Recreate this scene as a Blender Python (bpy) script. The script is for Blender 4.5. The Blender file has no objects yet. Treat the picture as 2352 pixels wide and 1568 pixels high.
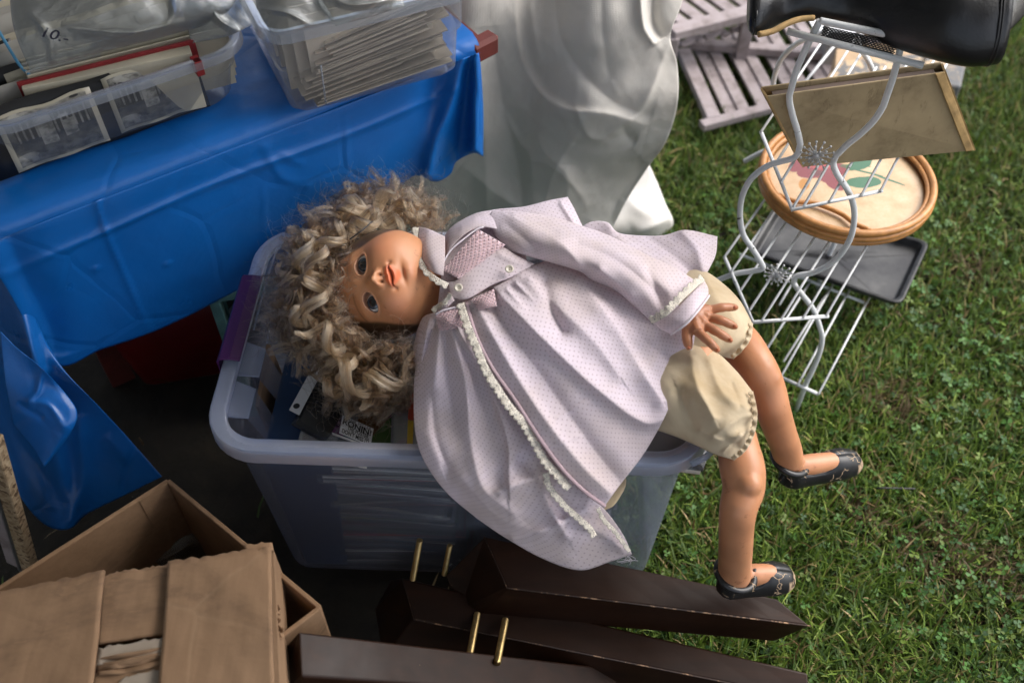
import bpy, bmesh, math, random
import numpy as np
from mathutils import Vector, Matrix, noise

# ------------------------------------------------------------------ camera, sky, sun, exposure
H = 1.55; PITCH = math.radians(50.0); FPX = 2287.0; IW, IH = 2352.0, 1568.0
sc = bpy.context.scene
COL = sc.collection
cam_d = bpy.data.cameras.new("camera"); cam = bpy.data.objects.new("camera", cam_d); COL.objects.link(cam)
cam_d.sensor_width = 36.0; cam_d.lens = 36.0 * FPX / IW
cam.location = (0, 0, H); cam.rotation_euler = (math.radians(90) - PITCH, 0, 0)
cam_d.clip_start = 0.02; cam_d.clip_end = 500
cam_d.dof.use_dof = True; cam_d.dof.focus_distance = 1.40; cam_d.dof.aperture_fstop = 3.2
sc.camera = cam
w = bpy.data.worlds.new("World"); sc.world = w; w.use_nodes = True
nt = w.node_tree; bg = nt.nodes["Background"]
sky = nt.nodes.new("ShaderNodeTexSky"); sky.sky_type = 'NISHITA'; sky.sun_disc = False
SUN_EL, SUN_AZ = math.radians(50), math.radians(72)     # azimuth clockwise from +Y (the view direction)
sky.sun_elevation = SUN_EL; sky.sun_rotation = SUN_AZ
sky.air_density = 1.0; sky.dust_density = 4.0; sky.ozone_density = 1.0
hsv = nt.nodes.new("ShaderNodeHueSaturation"); hsv.inputs['Saturation'].default_value = 0.55   # overcast: the blue greyed out
nt.links.new(sky.outputs[0], hsv.inputs['Color']); nt.links.new(hsv.outputs[0], bg.inputs[0])
bg.inputs[1].default_value = 0.15
sun_d = bpy.data.lights.new("sun", 'SUN'); sun_d.energy = 1.5; sun_d.angle = math.radians(60); sun_d.color = (1, 0.98, 0.96)
sun = bpy.data.objects.new("sun", sun_d); COL.objects.link(sun)
sd = Vector((math.sin(SUN_AZ) * math.cos(SUN_EL), math.cos(SUN_AZ) * math.cos(SUN_EL), math.sin(SUN_EL)))
sun.rotation_euler = sd.to_track_quat('Z', 'Y').to_euler(); sun.location = sd * 20
sc.view_settings.view_transform = 'Standard'; sc.view_settings.look = 'None'
sc.view_settings.gamma = 1; sc.view_settings.use_curve_mapping = False; sc.view_settings.exposure = 1.05
sc.render.engine = 'CYCLES'
sc.cycles.max_bounces = 12; sc.cycles.transparent_max_bounces = 24; sc.cycles.use_denoising = True

rnd = random.Random(7); nr = np.random.default_rng(7)

# ------------------------------------------------------------------ measuring helpers: from a direction of view to a point at a known height
cp, sp_ = math.cos(PITCH), math.sin(PITCH)
RV, UV_, BV = np.array([1, 0, 0.]), np.array([0, sp_, cp]), np.array([0, -cp, sp_])
CAM = np.array([0, 0, H])
def ray(u, v):
    u = np.asarray(u, float); v = np.asarray(v, float)
    x = (u - IW / 2) / FPX; y = (IH / 2 - v) / FPX
    return np.stack([x, cp + y * sp_, -sp_ + y * cp], -1)
def W(u, v, z):
    d = ray(u, v); t = (np.asarray(z) - H) / d[..., 2]
    return CAM + d * t[..., None]
def WY(u, v, Y):
    d = ray(u, v); t = np.asarray(Y) / d[..., 1]
    return CAM + d * t[..., None]
def WP(u, v, p0, n):
    d = ray(u, v); t = np.dot(np.asarray(p0) - CAM, n) / (d @ n)
    return CAM + d * t[..., None]

# ------------------------------------------------------------------ object helpers 
def thing(name, label, cat, loc, group=None):
    o = bpy.data.objects.new(name, None); COL.objects.link(o); o.location = Vector([float(c) for c in loc]); o.empty_display_size = .05
    o['label'] = label; o['category'] = cat
    if group: o['group'] = group
    return o
def tag(o, label=None, cat=None, group=None, kind=None):
    if label: o['label'] = label
    if cat: o['category'] = cat
    if group: o['group'] = group
    if kind: o['kind'] = kind
    return o
def world_loc(p):
    return p.location.copy()      # every piece is written in world space, its parent inverse cancels the chain
def mk(name, verts, faces, mat, parent=None, smooth=False, uv=None, col=None):
    """one mesh object; verts in world space"""
    verts = np.asarray(verts, dtype=np.float64)
    me = bpy.data.meshes.new(name)
    me.from_pydata(verts.tolist(), [], faces.tolist() if hasattr(faces, 'tolist') else faces)
    me.update()
    if smooth: me.polygons.foreach_set('use_smooth', [True] * len(me.polygons))
    if uv is not None:
        lay = me.uv_layers.new(name='UVMap')
        li = np.empty(len(me.loops), dtype=np.int32); me.loops.foreach_get('vertex_index', li)
        lay.data.foreach_set('uv', np.asarray(uv, dtype=np.float32)[li].ravel())
    if col is not None:
        a = me.color_attributes.new('paint', 'FLOAT_COLOR', 'POINT')
        c = np.ones((len(verts), 4), dtype=np.float32); c[:, :3] = col
        a.data.foreach_set('color', c.ravel())
    if mat: me.materials.append(mat)
    o = bpy.data.objects.new(name, me); COL.objects.link(o)
    if parent is not None:
        o.parent = parent; o.matrix_parent_inverse = Matrix.Translation(-world_loc(parent))
    return o
def bevel(o, wd, seg=2, ang=35):
    m = o.modifiers.new('bevel', 'BEVEL'); m.width = wd; m.segments = seg; m.limit_method = 'ANGLE'; m.angle_limit = math.radians(ang); return o
def solid(o, t, off=-1):
    m = o.modifiers.new('solidify', 'SOLIDIFY'); m.thickness = t; m.offset = off; return o
def catmull(P, n):
    P = np.asarray(P, float)
    if len(P) == 2:
        t = np.linspace(0, 1, n)[:, None]; return P[0] * (1 - t) + P[1] * t
    seg = np.linalg.norm(np.diff(P[:, :2] if P.shape[1] > 2 else P, axis=0), axis=1) ; seg = np.maximum(seg, 1e-9)
    kn = np.concatenate([[0], np.cumsum(seg ** .5)])
    m = np.zeros_like(P)
    for i in range(len(P)):
        a, b = max(i - 1, 0), min(i + 1, len(P) - 1)
        m[i] = (P[b] - P[a]) / (kn[b] - kn[a])
    # output uniform in chord length
    al = np.concatenate([[0], np.cumsum(seg)]); q = np.linspace(0, al[-1], n); kk = np.interp(q, al, kn)
    idx = np.clip(np.searchsorted(kn, kk, side='right') - 1, 0, len(P) - 2)
    h = (kn[idx + 1] - kn[idx])[:, None]; t = ((kk - kn[idx])[:, None]) / h
    return (2*t**3 - 3*t**2 + 1) * P[idx] + (t**3 - 2*t**2 + t) * h * m[idx] + (-2*t**3 + 3*t**2) * P[idx+1] + (t**3 - t**2) * h * m[idx+1]
def tube_vf(pts, r, k=8, closed=False, caps=True, flat=1.0, up=None):
    pts = np.asarray(pts, float); n = len(pts); r = np.broadcast_to(np.asarray(r, float), (n,))
    if closed: T = np.roll(pts, -1, 0) - np.roll(pts, 1, 0)
    else: T = np.gradient(pts, axis=0)
    T /= np.maximum(np.linalg.norm(T, axis=1), 1e-12)[:, None]
    N = np.zeros_like(T); a = np.array([0, 0, 1.]) if up is None else np.asarray(up, float)
    if abs(T[0] @ a) > .95: a = np.array([1., 0, 0])
    v = a - (a @ T[0]) * T[0]; N[0] = v / np.linalg.norm(v)
    for i in range(1, n):
        src = N[i-1] if up is None else np.asarray(up, float)
        v = src - (src @ T[i]) * T[i]; L = np.linalg.norm(v); N[i] = v / L if L > 1e-6 else N[i-1]
    B = np.cross(T, N)
    an = np.linspace(0, 2*np.pi, k, endpoint=False)
    V = pts[:, None] + r[:, None, None] * (N[:, None] * np.cos(an)[None, :, None] * flat + B[:, None] * np.sin(an)[None, :, None])
    V = V.reshape(-1, 3); F = []
    m = n if closed else n - 1
    for i in range(m):
        a0 = i * k; b0 = ((i + 1) % n) * k
        for j in range(k):
            j2 = (j + 1) % k; F.append([a0+j, a0+j2, b0+j2, b0+j])
    if caps and not closed:
        F.append(list(range(k))[::-1]); F.append([(n-1)*k + j for j in range(k)])
    return V, F
def tube(name, pts, r, mat, parent=None, k=8, closed=False, n=None, flat=1.0, up=None, smooth=True):
    if n: pts = catmull(pts, n)
    if n and np.ndim(r) > 0: r = np.interp(np.linspace(0, 1, n), np.linspace(0, 1, len(r)), r)
    V, F = tube_vf(pts, r, k, closed, True, flat, up)
    return mk(name, V, F, mat, parent, smooth)
def joinvf(L):
    V = []; F = []; o = 0
    for v, f in L:
        V.append(np.asarray(v)); F += [[i + o for i in q] for q in f]; o += len(v)
    return np.concatenate(V), F
def boxvf(c, ax, ay, az):
    """box from centre and three half-extent vectors"""
    c, ax, ay, az = [np.asarray(q, float) for q in (c, ax, ay, az)]
    V = [c + sx*ax + sy*ay + sz*az for sz in (-1, 1) for sy in (-1, 1) for sx in (-1, 1)]
    F = [[0,2,3,1],[4,5,7,6],[0,1,5,4],[2,6,7,3],[0,4,6,2],[1,3,7,5]]
    if np.dot(np.cross(ax, ay), az) < 0: F = [f[::-1] for f in F]
    return np.array(V), F
def plankvf(a, b, wd, th, up=(0, 0, 1)):
    a = np.asarray(a, float); b = np.asarray(b, float); d = b - a; L = np.linalg.norm(d); d /= L
    s = np.cross(d, up); s /= np.linalg.norm(s); u = np.cross(s, d)
    return boxvf((a + b) / 2, d * L / 2, s * wd / 2, u * th / 2)
def plank(name, a, b, wd, th, mat, parent=None, up=(0, 0, 1), bv=.0015):
    o = mk(name, *plankvf(a, b, wd, th, up), mat, parent); bevel(o, bv, 1); return o
def quad_slab(name, P, th, mat, parent=None, bv=.001, n=1, warp=0):
    """sheet through four corners (top surface), with real thickness"""
    P = [np.asarray(p, float) for p in P]
    nrm = np.cross(P[1] - P[0], P[3] - P[0]); nrm /= np.linalg.norm(nrm)
    if nrm[2] < 0: nrm = -nrm
    g = []; uv = []
    for j in range(n + 1):
        for i in range(n + 1):
            s, t = i / n, j / n
            p = P[0]*(1-s)*(1-t) + P[1]*s*(1-t) + P[2]*s*t + P[3]*(1-s)*t
            if warp: p = p + nrm * warp * noise.noise(Vector(p * 9) + Vector((warp*999, 0, 0)))
            g.append(p); uv.append((s, t))
    g = np.array(g); F = [[j*(n+1)+i, j*(n+1)+i+1, (j+1)*(n+1)+i+1, (j+1)*(n+1)+i] for j in range(n) for i in range(n)]
    o = mk(name, g, F, mat, parent, n > 1, uv)
    if np.cross(P[1]-P[0], P[3]-P[0])[2] < 0: o.data.flip_normals()
    m = o.modifiers.new('solidify', 'SOLIDIFY'); m.thickness = th; m.offset = -1
    return o
def loftvf(rings, cap0=True, cap1=True):
    rings = np.asarray(rings, float); n, k, _ = rings.shape; V = rings.reshape(-1, 3); F = []
    for i in range(n - 1):
        for j in range(k):
            j2 = (j + 1) % k; F.append([i*k+j, i*k+j2, (i+1)*k+j2, (i+1)*k+j])
    if cap0: F.append(list(range(k))[::-1])
    if cap1: F.append([(n-1)*k+j for j in range(k)])
    return V, F
def fbm(P, scale, seed=0.0, oct=3):
    out = np.zeros(len(P)); a = 1.0
    for o_ in range(oct):
        for i, p in enumerate(P): out[i] += a * noise.noise(Vector((p[0]*scale + seed, p[1]*scale - seed, p[2]*scale + 2*seed)))
        scale *= 2; a *= .5
    return out
def cheapnoise(P, scale, seed=0):
    """smooth vectorised noise: a sum of randomly oriented waves"""
    g = np.random.default_rng(int(seed * 1000) + 11); out = np.zeros(P.shape[:-1])
    for i in range(14):
        k = g.normal(size=3); k /= np.linalg.norm(k); k *= scale * 6.28 * g.uniform(.4, 1.5)
        out += np.sin(P @ k + g.uniform(0, 6.28) + 1.3*np.sin(P @ (k[[1,2,0]]*.6)))
    return out / 5.0
def seg_dist(u, v, line):
    """signed-side distance of every (u,v) to a polyline; returns distance, side, position along"""
    line = catmull(np.array(line, float), max(12, 8*len(line))); best = np.full(u.shape, 1e9); side = np.zeros(u.shape); pos = np.zeros(u.shape)
    n = len(line) - 1
    for i in range(n):
        a = line[i, :2]; b = line[i+1, :2]; d = b - a; L2 = d @ d + 1e-9
        t = np.clip(((u - a[0])*d[0] + (v - a[1])*d[1]) / L2, 0, 1)
        dx = u - (a[0] + t*d[0]); dy = v - (a[1] + t*d[1]); dd = np.hypot(dx, dy)
        m = dd < best
        best = np.where(m, dd, best); side = np.where(m, np.sign(d[0]*dy - d[1]*dx), side); pos = np.where(m, (i + t)/n, pos)
    return best, side, pos
def relief(name, top, bottom, left, right, mat, parent=None, nu=60, nv=60, zmap=W, bulge=0.0, ridges=(), nz=(), thick=.0012, dirt=None, fin=None, pw=1.5):
    """cloth sheet: four measured border curves (u, v, height), Coons-filled, with folds raised on it. left/right run top to bottom."""
    T = catmull(top, nu); Bt = catmull(bottom, nu); L = catmull(left, nv); R = catmull(right, nv)
    s = np.linspace(0, 1, nu)[None, :, None]; t = np.linspace(0, 1, nv)[:, None, None]
    C = (1-t)*T[None] + t*Bt[None] + (1-s)*L[:, None] + s*R[:, None] - ((1-s)*(1-t)*T[0] + s*(1-t)*T[-1] + (1-s)*t*Bt[0] + s*t*Bt[-1])
    u, v, q = C[..., 0], C[..., 1], C[..., 2]
    P = zmap(u, v, q)
    S, Tt = s[..., 0] + 0*t[..., 0], t[..., 0] + 0*s[..., 0]
    h = bulge * (np.sin(np.pi*S) * np.sin(np.pi*Tt)) ** .6
    for rg in ridges:
        line, hh, w1, w2 = rg[:4]
        d, sd_, pos = seg_dist(u, v, line)
        wd = np.where(sd_ < 0, w1, w2)
        taper = np.sin(np.clip(pos, 0.001, .999)*np.pi)**.35 if len(rg) < 5 else (1 - pos*rg[4])
        h = h + hh * taper * np.exp(-(d/(wd*1.1))**pw)
    for (sc_, amp, seed) in nz: h = h + amp * cheapnoise(P, sc_, seed)
    tow = CAM - P; tow /= np.linalg.norm(tow, axis=-1)[..., None]
    P = P + tow * h[..., None]
    if fin is not None: P = fin(P, S, Tt)
    Lu = np.mean(np.sum(np.linalg.norm(np.diff(P, axis=1), axis=-1), axis=1)); Lv = np.mean(np.sum(np.linalg.norm(np.diff(P, axis=0), axis=-1), axis=0))
    uv = np.stack([S*Lu, Tt*Lv], -1).reshape(-1, 2)
    F = [[j*nu+i, (j+1)*nu+i, (j+1)*nu+i+1, j*nu+i+1] for j in range(nv-1) for i in range(nu-1)]
    o = mk(name, P.reshape(-1, 3), F, mat, parent, True, uv)
    mid = len(o.data.polygons)//2
    pl = o.data.polygons[mid]
    if Vector(CAM - np.array(pl.center)).dot(pl.normal) < 0: o.data.flip_normals()
    solid(o, thick)
    o['grid'] = 1; del o['grid']
    return o, P

# ------------------------------------------------------------------ materials
def rgb(h):
    h = h.lstrip('#'); c = [int(h[i:i+2], 16)/255 for i in (0, 2, 4)]
    return tuple(x/12.92 if x <= .04045 else ((x+.055)/1.055)**2.4 for x in c)
class M:
    def __init__(s, name):
        s.m = bpy.data.materials.new(name); s.m.use_nodes = True; s.nt = s.m.node_tree; s.N = s.nt.nodes; s.L = s.nt.links
        s.b = s.N['Principled BSDF']; s.out = s.N['Material Output']; s._tc = None; s.bh = None
    def n(s, t, **k):
        x = s.N.new(t)
        for a, b in k.items(): setattr(x, a, b)
        return x
    def set(s, **k):
        for a, b in k.items():
            a = a.replace('_', ' ')
            s.b.inputs[a].default_value = (*b, 1) if isinstance(b, tuple) and len(b) == 3 and len(s.b.inputs[a].default_value) == 4 else b
        return s
    def coord(s, kind='Object'):
        if s._tc is None: s._tc = s.n('ShaderNodeTexCoord')
        return s._tc.outputs[kind]
    def noise(s, scale, detail=4, rough=.55, kind='Object', stretch=None, dist=0):
        x = s.n('ShaderNodeTexNoise'); x.inputs['Scale'].default_value = scale; x.inputs['Detail'].default_value = detail; x.inputs['Roughness'].default_value = rough; x.inputs['Distortion'].default_value = dist
        v = s.coord(kind)
        if stretch is not None:
            mp = s.n('ShaderNodeMapping'); mp.inputs['Scale'].default_value = stretch; s.L.new(v, mp.inputs[0]); v = mp.outputs[0]
        s.L.new(v, x.inputs['Vector']); return x.outputs['Fac']
    def ramp(s, fac, stops, interp='LINEAR'):
        r = s.n('ShaderNodeValToRGB'); r.color_ramp.interpolation = interp; e = r.color_ramp.elements
        while len(e) < len(stops): e.new(.5)
        for i, (p, c) in enumerate(stops):
            e[i].position = p; e[i].color = (*c, 1) if len(c) == 3 else c
        s.L.new(fac, r.inputs[0]); return r.outputs[0]
    def mix(s, fac, a, b, mode='MIX'):
        x = s.n('ShaderNodeMix', data_type='RGBA', blend_type=mode)
        for sock, val in ((x.inputs[0], fac), (x.inputs[6], a), (x.inputs[7], b)):
            if hasattr(val, 'links'): s.L.new(val, sock)
            else: sock.default_value = (*val, 1) if isinstance(val, tuple) else val
        return x.outputs[2]
    def math(s, op, a, b=None, c=None, clamp=False):
        x = s.n('ShaderNodeMath', operation=op); x.use_clamp = clamp
        for i, val in enumerate((a, b, c)):
            if val is None: continue
            if hasattr(val, 'links'): s.L.new(val, x.inputs[i])
            else: x.inputs[i].default_value = val
        return x.outputs[0]
    def color(s, c):
        if hasattr(c, 'links'): s.L.new(c, s.b.inputs['Base Color'])
        else: s.b.inputs['Base Color'].default_value = (*c, 1)
        return s
    def rough(s, r):
        if hasattr(r, 'links'): s.L.new(r, s.b.inputs['Roughness'])
        else: s.b.inputs['Roughness'].default_value = r
        return s
    def bump(s, h, strength=.3, dist=.002):
        b = s.n('ShaderNodeBump'); b.inputs['Strength'].default_value = strength; b.inputs['Distance'].default_value = dist
        s.L.new(h, b.inputs['Height'])
        if s.bh is not None: s.L.new(s.bh.outputs[0], b.inputs['Normal'])
        s.L.new(b.outputs[0], s.b.inputs['Normal']); s.bh = b; return s
def flat(name, c, rough=.6, var=.12, sc_=30, bump=.15, **k):
    x = M(name); f = x.noise(sc_, 5)
    lo = tuple(q*(1-var) for q in c); hi = tuple(min(1, q*(1+var)) for q in c)
    x.color(x.ramp(f, [(.3, lo), (.7, hi)])).rough(rough)
    if bump: x.bump(x.noise(sc_*8, 3), bump, .001)
    x.set(**k); return x.m
# ------------------------------------------------------------------ material library
def plastic_clear(name, tint, body=.35, rough=.22, dark=None):
    """thin translucent polypropylene: part see-through, part milky scattering, a soft gloss"""
    x = M(name); x.N.remove(x.b)
    tr = x.n('ShaderNodeBsdfTransparent'); tr.inputs[0].default_value = (*[min(1, .75+.25*c) for c in tint], 1)
    df = x.n('ShaderNodeBsdfDiffuse'); df.inputs[0].default_value = (*tint, 1)
    tl = x.n('ShaderNodeBsdfTranslucent'); tl.inputs[0].default_value = (*tint, 1)
    m0 = x.n('ShaderNodeMixShader'); m0.inputs[0].default_value = .5; x.L.new(df.outputs[0], m0.inputs[1]); x.L.new(tl.outputs[0], m0.inputs[2])
    f = x.noise(9, 4); fr = x.n('ShaderNodeMapRange'); fr.inputs['To Min'].default_value = body*.8; fr.inputs['To Max'].default_value = body*1.25; x.L.new(f, fr.inputs[0])
    lw = x.n('ShaderNodeLayerWeight'); lw.inputs[0].default_value = .35
    ad = x.math('MULTIPLY_ADD', lw.outputs['Facing'], .10, fr.outputs[0], clamp=True)
    m1 = x.n('ShaderNodeMixShader'); x.L.new(ad, m1.inputs[0]); x.L.new(tr.outputs[0], m1.inputs[1]); x.L.new(m0.outputs[0], m1.inputs[2])
    gl = x.n('ShaderNodeBsdfGlossy'); gl.inputs['Roughness'].default_value = rough; gl.inputs[0].default_value = (.9, .92, 1, 1)
    fn = x.n('ShaderNodeFresnel'); fn.inputs[0].default_value = 1.46
    b = x.n('ShaderNodeBump'); b.inputs['Strength'].default_value = .05; b.inputs['Distance'].default_value = .001; x.L.new(x.noise(300, 2), b.inputs['Height']); x.L.new(b.outputs[0], gl.inputs['Normal']); x.L.new(b.outputs[0], fn.inputs['Normal'])
    m2 = x.n('ShaderNodeMixShader'); x.L.new(x.math('MULTIPLY', fn.outputs[0], .45), m2.inputs[0]); x.L.new(m1.outputs[0], m2.inputs[1]); x.L.new(gl.outputs[0], m2.inputs[2])
    x.L.new(m2.outputs[0], x.out.inputs[0]); return x.m
MAT = {}
MAT['bin'] = plastic_clear('bluish clear plastic', (.70, .75, .88), .045)
MAT['bin_rim'] = plastic_clear('milky plastic rim', (.60, .66, .82), .45, .4)
MAT['tray_clear'] = plastic_clear('clear plastic', (.58, .62, .68), .09)
MAT['tray_rim'] = plastic_clear('clear plastic rim', (.62, .66, .72), .26, .25)
x = M('cellophane'); x.N.remove(x.b)
tr = x.n('ShaderNodeBsdfTransparent'); tr.inputs[0].default_value = (.9, .92, .92, 1)
gl = x.n('ShaderNodeBsdfGlossy'); gl.inputs['Roughness'].default_value = .24
df = x.n('ShaderNodeBsdfDiffuse'); df.inputs[0].default_value = (.55, .57, .56, 1)
b = x.n('ShaderNodeBump'); b.inputs['Strength'].default_value = .7; b.inputs['Distance'].default_value = .004
x.L.new(x.noise(40, 5, .65, dist=1.2, stretch=(1, 2.2, 1)), b.inputs['Height'])
for q in (gl, df): x.L.new(b.outputs[0], q.inputs['Normal'])
m1 = x.n('ShaderNodeMixShader'); m1.inputs[0].default_value = .24; x.L.new(tr.outputs[0], m1.inputs[1]); x.L.new(df.outputs[0], m1.inputs[2])
fn = x.n('ShaderNodeFresnel'); fn.inputs[0].default_value = 1.6; x.L.new(b.outputs[0], fn.inputs['Normal'])
fm = x.math('MULTIPLY', fn.outputs[0], .9, clamp=True)
m2 = x.n('ShaderNodeMixShader'); x.L.new(fm, m2.inputs[0]); x.L.new(m1.outputs[0], m2.inputs[1]); x.L.new(gl.outputs[0], m2.inputs[2]); x.L.new(m2.outputs[0], x.out.inputs[0])
MAT['bag'] = x.m

x = M('blue plastic tablecloth')
x.color(x.ramp(x.noise(6, 4), [(.3, (.003, .100, .37)), (.7, (.005, .130, .46))])).rough(x.ramp(x.noise(14, 4), [(.3, (.27,)*3), (.7, (.42,)*3)]))
vc = x.n('ShaderNodeTexVoronoi', feature='DISTANCE_TO_EDGE'); vc.inputs['Scale'].default_value = 5.5; mpv = x.n('ShaderNodeMix', data_type='VECTOR'); mpv.inputs[0].default_value = .05; nv_ = x.n('ShaderNodeTexNoise'); nv_.inputs['Scale'].default_value = 5; x.L.new(x.coord(), nv_.inputs[0]); x.L.new(x.coord(), mpv.inputs[4]); x.L.new(nv_.outputs['Color'], mpv.inputs[5]); x.L.new(mpv.outputs[1], vc.inputs[0])
x.bump(x.ramp(vc.outputs[0], [(0, (0, 0, 0)), (.04, (1, 1, 1))]), .30, .0028).bump(x.noise(8, 5, .5, dist=.3), .35, .010).bump(x.noise(70, 5), .16, .002).set(Specular_IOR_Level=.5); MAT['blue'] = x.m

x = M('white vinyl tarp'); st = x.noise(3.5, 6, .6, stretch=(1, 1, .4))
c = x.ramp(st, [(.25, (.44, .41, .37)), (.5, (.60, .575, .535)), (.75, (.66, .64, .60))])
x.color(c).rough(.9).set(Specular_IOR_Level=.12); x.bump(x.noise(5, 5, .55, dist=.5), .3, .015).bump(x.noise(26, 5, .6, dist=.8), .25, .004)
wv = x.n('ShaderNodeTexWave', wave_type='BANDS', bands_direction='Z'); wv.inputs['Scale'].default_value = 120; x.L.new(x.coord(), wv.inputs[0])
wv2 = x.n('ShaderNodeTexWave', wave_type='BANDS', bands_direction='X'); wv2.inputs['Scale'].default_value = 120; x.L.new(x.coord(), wv2.inputs[0])
x.bump(x.math('ADD', wv.outputs[1], wv2.outputs[1]), .18, .001); MAT['tarp'] = x.m

x = M('cardboard'); f = x.noise(5, 5, .6); g = x.noise(90, 3, .6, stretch=(1, .08, 1))
c = x.ramp(f, [(.25, (.20, .115, .06)), (.5, (.26, .155, .082)), (.8, (.31, .19, .105))])
c = x.mix(.25, c, x.ramp(g, [(.3, (.15, .085, .045)), (.7, (.33, .2, .115))])); st_ = x.ramp(x.noise(3.2, 6, .7, dist=1.5), [(.50, (0, 0, 0)), (.56, (.5,)*3), (.585, (1, 1, 1)), (.60, (.15,)*3)]); c = x.mix(x.math('MULTIPLY', st_, .45), c, (.12, .07, .04))
vc = x.n('ShaderNodeTexVoronoi', feature='DISTANCE_TO_EDGE'); vc.inputs['Scale'].default_value = 6; mpv = x.n('ShaderNodeMix', data_type='VECTOR'); mpv.inputs[0].default_value = .03; nv_ = x.n('ShaderNodeTexNoise'); nv_.inputs['Scale'].default_value = 9; x.L.new(x.coord(), nv_.inputs[0]); x.L.new(x.coord(), mpv.inputs[4]); x.L.new(nv_.outputs['Color'], mpv.inputs[5]); x.L.new(mpv.outputs[1], vc.inputs[0])
crz = x.ramp(vc.outputs[0], [(0, (0, 0, 0)), (.025, (1, 1, 1))]); c = x.mix(x.math('MULTIPLY', x.math('SUBTRACT', 1, crz), x.ramp(x.noise(4, 3), [(.45, (0, 0, 0)), (.6, (.25,)*3)])), c, (.36, .24, .14))
x.color(c).rough(.85).bump(g, .12, .001).bump(crz, .14, .0015).bump(x.noise(12, 5, .6), .35, .005); MAT['card'] = x.m
x = M('cardboard liner'); x.color(x.ramp(x.noise(14, 5), [(.3, (.30, .24, .18)), (.7, (.42, .35, .27))])).rough(.9); MAT['card_pale'] = x.m
x = M('old board'); f = x.noise(16, 6, .65); g = x.noise(70, 4, .7, stretch=(1, 1, .35))
c = x.ramp(f, [(.2, (.13, .088, .042)), (.5, (.36, .27, .15)), (.8, (.44, .335, .19))])
sp = x.ramp(g, [(.60, (0, 0, 0)), (.68, (1, 1, 1))]); x.color(x.mix(x.math('MULTIPLY', sp, .35), c, (.09, .055, .025))).rough(.75).bump(f, .1, .001); MAT['board'] = x.m

x = M('dark stained wood'); g = x.noise(30, 6, .6, stretch=(.12, 1, 1), dist=.4); f = x.noise(4, 3)
c = x.ramp(g, [(.25, (.009, .0034, .0017)), (.6, (.022, .0085, .004)), (.85, (.045, .019, .008))])
sc2 = x.math('MAXIMUM', x.ramp(x.noise(45, 5, .8), [(.74, (0, 0, 0)), (.76, (1, 1, 1))]), x.ramp(x.noise(16, 6, .8, stretch=(.3, 3, 3)), [(.70, (0, 0, 0)), (.72, (.6,)*3)]))
c = x.mix(x.math('MULTIPLY', sc2, .7), c, (.25, .16, .09))
x.color(c).rough(x.ramp(x.noise(9, 5), [(.3, (.34,)*3), (.7, (.6,)*3)])).bump(g, .22, .001).bump(x.noise(7, 4), .15, .004).set(Specular_IOR_Level=.2); MAT['wood'] = x.m
MAT['redwood'] = flat('red painted wood', (.11, .016, .011), .7, .3, 25)
MAT['brass'] = flat('yellowed steel', (.50, .36, .16), .35, .25, 60, .1, Metallic=1.0)
MAT['black_plastic'] = flat('black plastic', (.012, .012, .013), .4)
MAT['purple'] = flat('purple plastic', (.065, .012, .085), .35, .1, 12, .05)
MAT['navy'] = flat('navy board', (.008, .035, .10), .45, .15, 10, .08)
MAT['darkred'] = flat('dark red plastic', (.16, .008, .008), .4, .15, 10, .08)
MAT['teal'] = flat('teal enamel', (.12, .26, .24), .45, .25, 30)
MAT['grey_metal'] = flat('grey metal', (.25, .25, .25), .4, .2, 40, .1, Metallic=.7)
x = M('white painted wire'); f = x.noise(70, 4, .7); c = x.ramp(f, [(.665, (.66, .67, .67)), (.70, (.04, .03, .025))]); x.color(c).rough(.4); MAT['wire'] = x.m
x = M('old lattice paint'); f = x.noise(22, 5, .65, stretch=(1, 1, 1)); x.color(x.ramp(f, [(.25, (.13, .10, .095)), (.5, (.29, .245, .245)), (.8, (.37, .32, .33))])).rough(.8).bump(f, .2, .002); MAT['lattice'] = x.m
x = M('worn wood edge'); x.color(x.ramp(x.noise(45, 6, .8), [(.53, (.020, .008, .004)), (.62, (.34, .2, .11))])).rough(.6); MAT['wood_edge'] = x.m
x = M('black leather'); v = x.n('ShaderNodeTexVoronoi'); v.inputs['Scale'].default_value = 260; x.L.new(x.coord(), v.inputs[0])
x.color((.008, .008, .009)).rough(x.ramp(x.noise(20, 5), [(.3, (.26,)*3), (.7, (.42,)*3)])).bump(v.outputs[0], .15, .0008).bump(x.noise(12, 4), .25, .006).set(Specular_IOR_Level=.5); MAT['leather'] = x.m
x = M('chipboard'); v = x.n('ShaderNodeTexVoronoi'); v.inputs['Scale'].default_value = 170; x.L.new(x.coord(), v.inputs[0])
x.color(x.ramp(v.outputs['Color'], [(.1, (.09, .05, .025)), (.4, (.30, .21, .12)), (.9, (.42, .32, .2))])).rough(.9).bump(v.outputs[0], .4, .002); MAT['chip'] = x.m
x = M('baking tray metal'); f = x.noise(9, 6, .6); x.color(x.ramp(f, [(.35, (.02, .02, .022)), (.55, (.055, .055, .055)), (.75, (.12, .118, .115))])).rough(x.ramp(f, [(.3, (.3,)*3), (.7, (.6,)*3)])).set(Metallic=.55).bump(x.noise(90, 3), .15, .001); MAT['baking'] = x.m
MAT['rattan'] = flat('varnished cane', (.42, .19, .055), .4, .25, 60)
MAT['paper'] = flat('yellowed paper', (.50, .45, .34), .8, .12, 20)
MAT['paper_grey'] = flat('grey paper', (.40, .38, .34), .8, .12, 20)
MAT['white_card'] = flat('white card', (.62, .63, .64), .5, .05, 10, 0)
MAT['red_cloth'] = flat('red book cloth', (.22, .010, .012), .6, .15, 60, .2)
MAT['soil'] = None
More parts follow.
